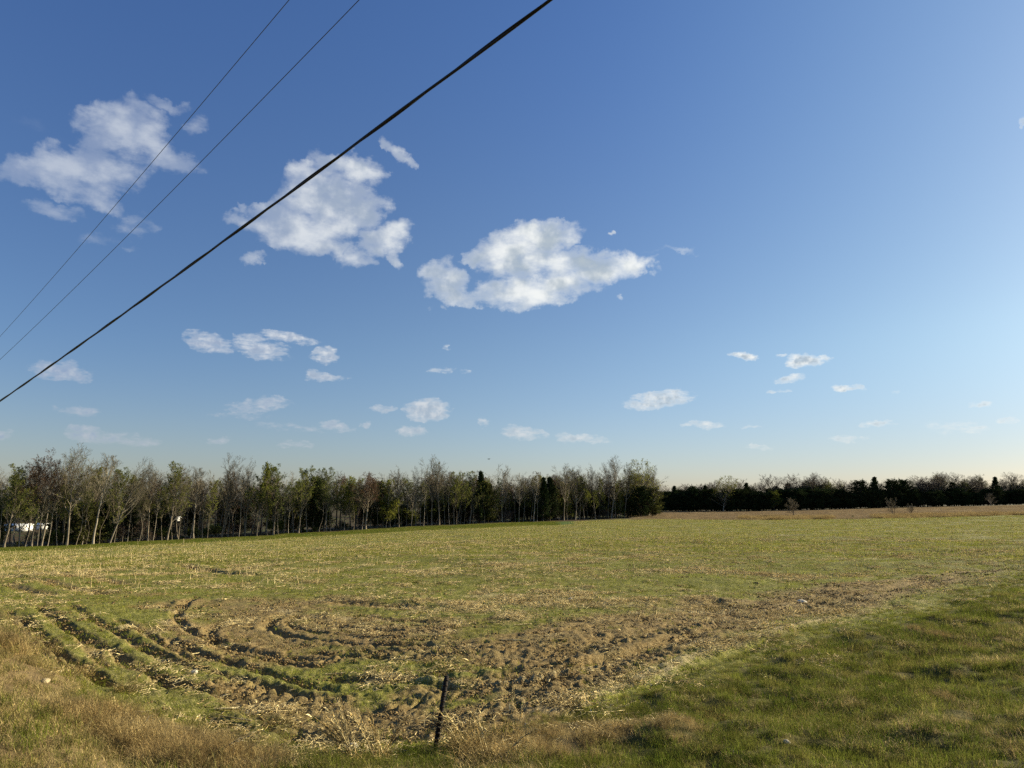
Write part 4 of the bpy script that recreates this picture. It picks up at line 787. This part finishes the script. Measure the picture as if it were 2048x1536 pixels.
# ---- upright stubble of the left half and of the far field
def stub(seed, n_, R_):
    g_ = np.random.default_rng(seed); a = g_.uniform(-R_, R_, (n_, 2)); h = g_.uniform(.10, .34, n_); b = np.stack([a[:, 0], a[:, 1], np.zeros(n_)], 1); t = b + np.stack([g_.normal(0, .05, n_), g_.normal(0, .05, n_), h], 1)
    return tubes(np.stack([b, t], 1), np.outer(np.full(n_, .010), [1, .7]), 4)
P_ST = [bm(stub(400 + i, 3, .5), [M_STRAW], 'stubble') for i in range(4)]
n = 5200; x, y, z, fi, fj = sample(n, 24, 200, power=1.2); px_ = PXG[fi, fj]; py_ = PYG[fi, fj]
keep = (EG[fi, fj] < -2) & (VG[fi, fj] < 0) & (rg.random(n) < np.clip(1.0 - px_ / 1700, .22, 1)) & (py_ < 1185)
scatter('stubble', 'short upright maize stubble standing in the far half of the field', P_ST, np.stack([x, y, z - .02], 1)[keep], rg.uniform(.6, 1.25, keep.sum()), rg.uniform(0, 6.28, keep.sum()), rg.integers(0, 4, keep.sum()))
# ---- crumbs and clods of the bare soil
def clod(seed):
    g_ = np.random.default_rng(seed); s = Soup()
    for j in range(22):
        c = np.append(g_.uniform(-.16, .16, 2), 0); r_ = .005 + .015 * g_.random() ** 3
        base = np.array([[1,0,0],[-1,0,0],[0,1,0],[0,-1,0],[0,0,1],[0,0,-1],[.6,.6,.6],[-.6,.6,.5],[.6,-.6,.5],[-.6,-.6,.6]], float)
        V = base[:6] * g_.uniform(.35, 1.6, (6, 1)) * r_ * np.array([1.2, 1.1, .8]) + c; F = np.array([[0,2,4],[2,1,4],[1,3,4],[3,0,4],[2,0,5],[1,2,5],[3,1,5],[0,3,5]])
        s.add((V, F))
    return s.mesh('clods', [M_SOIL])
n = 9000; x, y, z, fi, fj = sample(n, 6.5, 40, power=1.0); keep = (VG[fi, fj] < 10) & (rg.random(n) < BARE[fi, fj] * .95 + .08) & (fbm(x, y, .8, 3, 81) > -.3); r = np.hypot(x, y)
scatter('soil_clods', 'crumbled brown soil between the ruts', [clod(500 + i) for i in range(4)], np.stack([x, y, z], 1)[keep], (rg.uniform(.6, 1.5, n) * np.interp(r, [7, 40], [.9, 2.0]))[keep], rg.uniform(0, 6.28, n)[keep], rg.integers(0, 4, keep.sum()))
# ---- brown grass of the meadow before the far wood
P_MD = [bm(blades(np.random.default_rng(600 + i), 190, 1.5, .50, .013, .25, 2), [M_MEADOW], 'brown_grass') for i in range(3)] + [bm(blades(np.random.default_rng(610 + i), 190, 1.2, .85, .014, .15, 2), [M_GRASSR], 'brown_grass') for i in range(2)]
n = 15000; x, y, z, fi, fj = sample(n, 165, 345, 6, 40, power=1.5); e = EG[fi, fj]; px_ = PXG[fi, fj]; nse = fbm(x, y, 9, 3, 85)
keep = (e > -.6) & (px_ > 1265) & (y < 309); edge = (e < 4.5) & (((px_ > 1480) & (px_ < 1660)) | (px_ > 1745)) & (nse > -.25)
kind = np.where(edge, 3 + rg.integers(0, 2, n), rg.integers(0, 3, n)); sc = rg.uniform(.5, 1.0, n) * np.where(edge, 1.05, .62)
scatter('brown_grass', 'tall brown grass standing before the far wood', P_MD, np.stack([x, y, z], 1)[keep], np.stack([np.full(n, 1.1), np.full(n, 1.1), sc], 1)[keep], rg.uniform(0, 6.28, n)[keep], kind[keep])
# ================================================================== single things
def box(cx, cy_, cz, sx, sy, sz):
    V = np.array([[i, j, k] for k in (-.5, .5) for j in (-.5, .5) for i in (-.5, .5)]) * [sx, sy, sz] + [cx, cy_, cz]
    return V, np.array([[0, 2, 3, 1], [4, 5, 7, 6], [0, 1, 5, 4], [2, 6, 7, 3], [0, 4, 6, 2], [1, 3, 7, 5]])
def one(name, parts_, mats, parent=None, smooth=False):
    s = Soup()
    for vf in parts_: s.add(vf, 0)
    return obj(name, s.mesh(name, mats, smooth), parent)
# ---- overhead lines
def wire_pts(pa, da, pb, db, sag, n=160, e0=-.55, e1=1.9):
    """through two pixels at two slant distances, carried on past the frame at both ends"""
    A_ = np.array(pix_ray(*pa)); B_ = np.array(pix_ray(*pb)); A_ = A_ / np.linalg.norm(A_) * da; B_ = B_ / np.linalg.norm(B_) * db
    t = np.linspace(e0, e1, n)[:, None]; P = A_ * (1 - t) + B_ * t; P[:, 2] -= (sag * 4 * t * (1 - t))[:, 0]; return P
def line(name, P, r, m, parent=None, k=8):
    V, F = tubes(P[None], np.full((1, len(P)), r), k); return obj(name, mesh_from(name, V, F, [m], True), parent)
tag(line('power_line', wire_pts((578, 0), 13.6, (0, 673), 36, .10), .0062, M_WIRE), 'thin wire crossing the upper left sky, the left one of the thin pair', 'power line', 'thin overhead wires')
tag(line('power_line', wire_pts((718, 0), 13.2, (0, 719), 35, .12), .0066, M_WIRE), 'thin wire crossing the upper left sky, the right one of the thin pair', 'power line', 'thin overhead wires')
P = wire_pts((1100, 0), 7.4, (0, 802), 21.0, .055, 420)
cable = empty('telephone_cable', tuple(P[0]), 0, 'thick black twisted cable running diagonally across the sky', 'cable')
T_ = unit(np.gradient(P, axis=0)); U_ = unit(np.cross(T_, [0, 0, 1.])); W_ = np.cross(T_, U_); run = np.concatenate([[0], np.cumsum(np.linalg.norm(np.diff(P, axis=0), axis=1))]); ph = run / 3.2 * 2 * math.pi
for nm_, off, r_, s_ in (('cable_core', .005, .0155, 1), ('carrier_wire', .0140, .0075, -1)):
    Q = P - P[0] + s_ * off * (U_ * np.cos(ph)[:, None] + W_ * np.sin(ph)[:, None]); line(nm_, Q, r_, M_RUBBER, cable)
# ---- the steel fence post
g0 = on_ground(870, 1503)[0]; D = g0[1]; top = at(893, 1353, D); zb = float(zgrid(g0[0], D)[0]); g0[2] = zb
Lp = float(np.linalg.norm(top - g0)) + .12; lean = math.atan2(top[0] - g0[0], top[2] - g0[2])
post = empty('fence_post', (g0[0], g0[1], g0[2]), 0, 'short rusty steel fence post leaning to the right at the edge of the field', 'fence post')
post.rotation_euler = (R(-3), lean, 0)
h = Lp; one('flange', [box(0, 0, h / 2 - .12, .045, .006, h)], [M_IRON], post); one('stem', [box(0, .0195, h / 2 - .12, .006, .033, h)], [M_IRON], post)
nst = 13; stud_me = None
for i in range(nst):
    zc_ = .06 + (h - .22) * i / (nst - 1)
    V = np.array([[-.025, -.0031, -.012], [.025, -.0031, -.012], [.022, -.018, -.007], [-.022, -.018, -.007], [-.025, -.0031, .012], [.025, -.0031, .012], [.020, -.015, .004], [-.020, -.015, .004]]); F = np.array([[0, 1, 2, 3], [4, 7, 6, 5], [0, 4, 5, 1], [1, 5, 6, 2], [2, 6, 7, 3], [3, 7, 4, 0]])
    if stud_me is None: stud_me = mesh_from('stud', V, F, [M_IRON])
    o = obj('stud', stud_me, post); o.location = (0, 0, zc_)
# a twist of old fence wire still hooked on it
hz = .30; tw_ = np.array([[-.030, -.02, hz], [-.034, .01, hz + .004], [-.01, .035, hz], [.02, .035, hz - .004], [.035, .01, hz], [.036, -.02, hz + .006], [.055, -.03, hz + .015]])
line('wire_clip', tw_, .0022, M_IRON, post, 5)
# ---- stones
def stone(px, py, w_px, hgt, label, m, seed, flat=.6):
    p = on_ground(px, py)[0]; wd = w_px / FPX * p[1] / 2; g_ = np.random.default_rng(seed)
    import bmesh
    b_ = bmesh.new(); bmesh.ops.create_icosphere(b_, subdivisions=2, radius=1); off = g_.uniform(-9, 9, 2)
    for v_ in b_.verts:
        k = 1 + .35 * float(fbm(np.array([v_.co.x * 1.3 + off[0] + v_.co.z]), np.array([v_.co.y * 1.3 + off[1]]), 1., 3, seed)[0]); v_.co = Vector((v_.co.x * wd * k, v_.co.y * wd * .8 * k, v_.co.z * wd * flat * k))
    me = bpy.data.meshes.new('stone'); b_.to_mesh(me); b_.free(); me.materials.append(m); o = obj('stone', me); z_ = float(zgrid(p[0], p[1])[0]); o.location = (p[0], p[1], z_ + wd * flat * .35); o.rotation_euler = (0, 0, g_.uniform(0, 6)); return tag(o, label, 'stone', 'pale stones')
stone(90, 1369, 17, 1, 'tan stone lying in the dry grass near the left edge', M_STONET, 1)
stone(143, 1420, 18, 1, 'flat white stone in the tawny verge at lower left', M_STONE, 2, .35)
stone(389, 1344, 15, 1, 'small white stone among the ruts at left', M_STONE, 3)
stone(602, 1386, 12, 1, 'little tan stone among the ruts left of the fence post', M_STONET, 4)
stone(704, 1492, 26, 1, 'blocky pale stone at the bottom, left of the fence post', M_STONE, 5, .55)
stone(1603, 1196, 22, 1, 'white stone out on the bare strip at the right', M_STONE, 6, .4)
stone(1585, 1388, 12, 1, 'small pale stone in the green verge at right', M_STONET, 7)
stone(1573, 1485, 14, 1, 'pale stone near the bottom of the green verge', M_STONE, 8)
stone(1141, 1198, 10, 1, 'tiny pale stone in mid field', M_STONE, 9)
stone(1054, 1438, 12, 1, 'grey stone in the soil right of the fence post', M_STONE, 10)
stone(52, 1093, 5, 1, 'small white stone at the foot of the left wood', M_STONE, 11, 1.2)
# ---- bits of maize: husks and thick stalk pieces, standing stalks
def husk_mesh(seed):
    g_ = np.random.default_rng(seed); n_ = 6; t = np.linspace(0, 1, n_); w_ = .022 * np.sin(math.pi * (t * .85 + .1)); bend = g_.uniform(.1, .5)
    c = np.stack([t * .17, np.zeros(n_), .01 + .05 * bend * np.sin(t * 3)], 1); L_ = c + np.stack([0 * t, w_, w_ * .6], 1); R__ = c + np.stack([0 * t, -w_, w_ * .6], 1)
    V = np.concatenate([c, L_, R__, c + [0, 0, .003]]); F = []
    for i in range(n_ - 1): F += [[i, i + 1, n_ + i + 1, n_ + i], [i + 1, i, 2 * n_ + i, 2 * n_ + i + 1], [3 * n_ + i, n_ + i, n_ + i + 1, 3 * n_ + i + 1], [2 * n_ + i, 3 * n_ + i, 3 * n_ + i + 1, 2 * n_ + i + 1]]
    return mesh_from('corn_husk', V, np.array(F), [M_STRAW])
def stalk_mesh(L, r, seed):
    g_ = np.random.default_rng(seed); n_ = 7; P_ = grow(g_, np.zeros((1, 3)), np.array([[1., 0, 0]]), np.array([L]), n_, .04, 0); rr_ = np.where(np.arange(n_) % 2 == 0, r * 1.2, r * .85)[None]; return mesh_from('corn_stalk', *tubes(P_, rr_, 5), [M_STRAW], True)
HM = [husk_mesh(i) for i in range(4)]; SM = [stalk_mesh(.38, .0115, 5), stalk_mesh(.25, .014, 6), stalk_mesh(.50, .010, 7)]
def drop(name, me, px, py, s, rz, label, cat, group, up=None, dz=.012):
    p = on_ground(px, py)[0]; o = obj(name, me); o.location = (p[0], p[1], float(zgrid(p[0], p[1])[0]) + dz); o.scale = (s, s, s)
    o.rotation_euler = (0, 0, rz) if up is None else (0, -R(90) + up, rz); return tag(o, label, cat, group)
r_ = random.Random(3)
LS = 'cut maize stalk lying on the field'
lying = [(1030,1250,.5),(935,1286,.6),(830,1247,.1),(1000,1278,0),(970,1244,-.1),(1150,1282,.4),(1295,1430,.3),(1130,1368,.4),(890,1160,.1),(900,1157,0),(560,1165,.2),(600,1160,.1),(640,1158,.3),(700,1162,.1),(310,1250,.6),(365,1300,.9),(480,1242,.4),(330,1345,.2),(510,1408,.1),(425,1412,.2),(440,1425,-.4),(520,1448,-.6),(1175,1235,.3),(1240,1210,.2),(1255,1205,.4),(1500,1145,.1),(1560,1150,.3),(1450,1138,.1),(1380,1145,.2),(1410,1131,.8),(1545,1212,.1),(1200,1200,.2),(1050,1205,.1),(960,1205,0),(1890,1142,.5),(1620,1165,.3),(1320,1190,.1),(720,1300,.3),(780,1320,.2),(650,1345,.5)]
for i, (px, py, a) in enumerate(lying): drop('corn_stalk', SM[i % 3], px + r_.uniform(-3, 3), py, r_.uniform(.8, 1.3) * (1 if py > 1200 else 1.5), a + r_.uniform(-.2, .2), LS, 'corn stalk', 'cut maize stalks lying on the field')
for i in range(44):
    px = r_.uniform(300, 640) if i % 3 == 0 else r_.uniform(480, 1900); py = np.interp(px, [300, 640, 1000, 1300, 1900], [1405, 1420, 1330, 1290, 1150]) + r_.uniform(-60, 40)
    if py > np.interp(px, VX, VY) - 8: py -= 60
    drop('corn_husk', HM[i % 4], px, py, r_.uniform(.55, 1.0), r_.uniform(0, 6.28), 'bleached maize husk lying on the brown soil', 'corn husk', 'maize husks lying on the soil')
up_px = [(155,1155),(160,1158),(166,1152),(122,1116),(108,1114),(88,1116),(140,1112),(172,1115),(262,1130),(200,1146),(244,1150),(300,1118),(320,1128),(160,1100),(276,1092),(367,1092),(470,1092),(556,1100),(485,1175),(417,1166),(552,1128),(330,1190),(95,1125),(60,1122),(30,1118),(8,1125),(186,1122),(222,1118),(345,1112),(395,1108),(430,1118),(510,1112),(590,1108),(640,1098),(690,1092),(735,1095),(800,1112),(862,1108),(905,1120),(1036,1090),(1116,1110),(1160,1100),(1210,1090),(1290,1080),(1400,1074),(1035,1135),(1172,1130),(1660,1084),(1800,1092),(1745,1070)]
for i, (px, py) in enumerate(up_px):
    D_ = on_ground(px, py)[0][1]; drop('corn_stalk', SM[i % 3], px, py, r_.uniform(.7, 1.2) * np.interp(D_, [15, 40, 120], [.8, 1.3, 2.3]), r_.uniform(0, 6.28), 'pale maize stalk still standing upright in the field', 'corn stalk', 'maize stalks still standing in the field', up=r_.gauss(0, .12), dz=-.03)
p = on_ground(512, 1175)[0]; D_ = p[1]; o = obj('corn_stalk', stalk_mesh(1.0, .009, 9)); o.location = (p[0], D_, float(zgrid(p[0], D_)[0]) - .02); o.rotation_euler = (0, -R(62), 0); tag(o, 'long maize stalk slanting up to the right at left of mid field', 'corn stalk')
# ---- dead grass clumps at the verge, with seed plumes
def clump(px, py, n_, h, spread, label, plume=6, rust=.5, seed=0, lean_x=0., rad_=.16):
    g_ = np.random.default_rng(seed); p = on_ground(px, py)[0]; r = empty('dry_grass_clump', (p[0], p[1], float(zgrid(p[0], p[1])[0]) - .02), 0, label, 'grass clump')
    s = Soup(); a = g_.uniform(0, 6.28, n_); rr = rad_ * np.sqrt(g_.random(n_)); B_ = np.stack([np.cos(a) * rr, np.sin(a) * rr, np.zeros(n_)], 1); inc = np.abs(g_.normal(spread, spread * .5, n_)); az2 = g_.uniform(0, 6.28, n_)
    D2 = np.stack([np.cos(az2) * np.sin(inc) + lean_x, np.sin(az2) * np.sin(inc), np.cos(inc)], 1); Ls = h * g_.uniform(.4, 1.15, n_)
    Q = grow(g_, B_, D2, Ls, 6, .07, -.17); Q[..., 2] = np.maximum(Q[..., 2], .01 + .02 * g_.random(Q.shape[:2]))
    V, F = tubes(Q, np.outer(g_.uniform(.0012, .0030, n_), [1, 1, .9, .8, .6, .3]), 3); s.add((V, F), 0); m1 = len(F)
    me = s.mesh('foliage', [M_GRASSD, M_GRASSR]); mi = np.repeat((g_.random(n_) < rust).astype(np.int32), 15); me.polygons.foreach_set('material_index', mi[:len(me.polygons)]) ; f_ = obj('foliage', me, r); f_['kind'] = 'stuff'
    for i in range(plume):
        az3 = g_.normal(math.pi if lean_x < 0 else 0, .9); inc3 = g_.uniform(.35, .75); q_ = grow(g_, np.array([[g_.uniform(-.05, .05), g_.uniform(-.05, .05), 0]]), np.array([[math.cos(az3) * math.sin(inc3), math.sin(az3) * math.sin(inc3) * .4, math.cos(inc3)]]), np.array([h * g_.uniform(1.1, 1.7)]), 9, .025, -.075)
        sp = Soup(); sp.add(tubes(q_, np.linspace(.0038, .0018, 9)[None], 4)); C_ = q_[0, 4:]; m_ = 60; ii = g_.integers(0, 4, m_); tt = g_.random((m_, 1)); c_ = C_[ii] * (1 - tt) + C_[ii + 1] * tt; dirn_ = unit(q_[0, -1] - q_[0, 4])
        e_ = unit(dirn_ + g_.normal(0, .22, (m_, 3))) * g_.uniform(.03, .10, (m_, 1)); sp.add(tubes(np.stack([c_, c_ + e_ * .6, c_ + e_ + [0, 0, -.008]], 1), np.outer(np.full(m_, .0021), [.5, 1, .4]), 3))
        o = obj('seed_plume', sp.mesh('seed_plume', [M_STRAW]), r)
    return r
clump(985, 1515, 520, .34, .75, 'large tangled clump of rusty dead grass just right of the fence post', 3, .6, 1, 0, .34)
clump(930, 1500, 200, .36, .6, 'straw-coloured clump arching over the foot of the fence post', 3, .2, 2, -.25, .16)
clump(1020, 1470, 220, .30, .9, 'low pale clump flattened behind the rusty one right of the fence post', 2, .2, 3, .1, .30)
clump(705, 1534, 90, .32, .6, 'thin clump with long golden seed plumes at the bottom edge, left of the post', 11, .1, 4, -.4, .12)
clump(762, 1533, 80, .34, .5, 'sparse golden clump between the plumed one and the fence post', 6, .1, 5, -.3, .12)
clump(1460, 1440, 240, .20, 1.0, 'brown matted clump in the green verge at the right', 0, .8, 6, 0, .26)
clump(1230, 1462, 240, .20, 1.0, 'brown tangled clump right of the post, halfway to the green grass', 0, .8, 7, 0, .3)
clump(560, 1445, 160, .2, .9, 'dry clump on the field corner left of the post', 0, .5, 8, 0, .22)
clump(250, 1378, 160, .26, .7, 'dry clump arching over the dark hollow at left', 1, .3, 9, .2, .16)
clump(140, 1345, 220, .26, .4, 'standing pale clump along the leftmost rut', 0, .5, 10, .1, .3)
clump(60, 1300, 260, .28, .35, 'standing dead grass at the left edge beside the leftmost rut', 0, .6, 11, .1, .4)
clump(330, 1480, 200, .28, .5, 'rusty clump on the ditch bank at lower left', 0, .9, 12, 0, .26)
clump(420, 1520, 200, .26, .7, 'grey-brown clump at the bottom of the ditch at lower left', 1, .7, 13, 0, .28)
# ---- farm buildings far behind the left wood
def building(name, px, py, D, w_, d_, hw, hr, label, roof_m, ry=0.):
    p = at(px, py, D); r = empty(name, (p[0], D, float(base_z(np.array([p[0]]), np.array([D]))[0]) + .0), ry, label, 'building'); r.location.z = p[2]
    one('wall', [box(0, 0, hw / 2 - .4, w_, d_, hw + .8)], [M_WALL], r)
    o_ = .5; V = np.array([[-w_ / 2 - o_, -d_ / 2 - o_, hw - .15], [w_ / 2 + o_, -d_ / 2 - o_, hw - .15], [w_ / 2 + o_, 0, hw + hr], [-w_ / 2 - o_, 0, hw + hr], [-w_ / 2 - o_, d_ / 2 + o_, hw - .15], [w_ / 2 + o_, d_ / 2 + o_, hw - .15]]); V = np.concatenate([V, V + [0, 0, .15]])
    F = [[0, 1, 2, 3], [3, 2, 5, 4], [6, 9, 8, 7], [9, 10, 11, 8], [0, 6, 7, 1], [4, 5, 11, 10], [0, 3, 9, 6], [3, 4, 10, 9], [1, 7, 8, 2], [2, 8, 11, 5]]
    obj('roof', mesh_from('roof', V, np.array(F), [roof_m]), r)
    n_ = int(w_ // 3.2)
    for i in range(n_):
        x_ = -w_ / 2 + w_ * (i + .5) / n_
        if i == n_ // 2: o = one('door', [box(x_, -d_ / 2 - .03, hw * .42, .95, .08, hw * .84)], [M_DOOR], r)
        else: o = one('window', [box(x_, -d_ / 2 - .03, hw * .6, .9, .06, hw * .45)], [M_WALL], r); one('pane', [box(x_, -d_ / 2 - .07, hw * .6, .78, .03, hw * .38)], [M_GLASS], o)
    return r
building('farmhouse', 38, 1057, 236, 5.8, 6, 1.1, .3, 'long low white building glimpsed between the trunks at the far left', M_WHITEROOF, R(12))
building('farm_shed', 84, 1054, 246, 2.4, 3, .9, .3, 'small white shed right of the long white building', M_WHITEROOF, R(12))
building('farm_shed', 351, 1038, 300, 2.6, 3, .6, .4, 'white roofed shed glimpsed behind the forked tree', M_WHITEROOF, R(10))
# ---- a bird
b0 = at(977.5, 918.5, 90); bird = empty('bird', tuple(b0), R(40), 'small dark bird flying above the middle of the left wood', 'bird')
one('body', [tubes(np.array([[[-.16, 0, 0], [-.08, 0, .02], [.04, 0, .02], [.12, 0, .0], [.17, 0, -.01]]]), np.array([[.012, .04, .05, .03, .006]]), 6)], [M_BIRD], bird)
for s_ in (-1, 1):
    V = np.array([[.06, s_ * .03, .02], [.08, s_ * .17, .10], [.02, s_ * .36, .06], [-.05, s_ * .16, .08], [-.06, s_ * .03, .02]]); V = np.concatenate([V, V + [0, 0, -.008]])
    one('wing', [(V, np.array([[0, 1, 3, 4], [1, 2, 2, 3], [5, 9, 8, 6], [6, 8, 7, 7]]))], [M_BIRD], bird) if False else obj('wing', mesh_from('wing', V, [np.array([[0, 1, 3, 4], [5, 9, 8, 6], [0, 4, 9, 5]]), np.array([[1, 2, 3], [6, 8, 7]])], [M_BIRD]), bird)
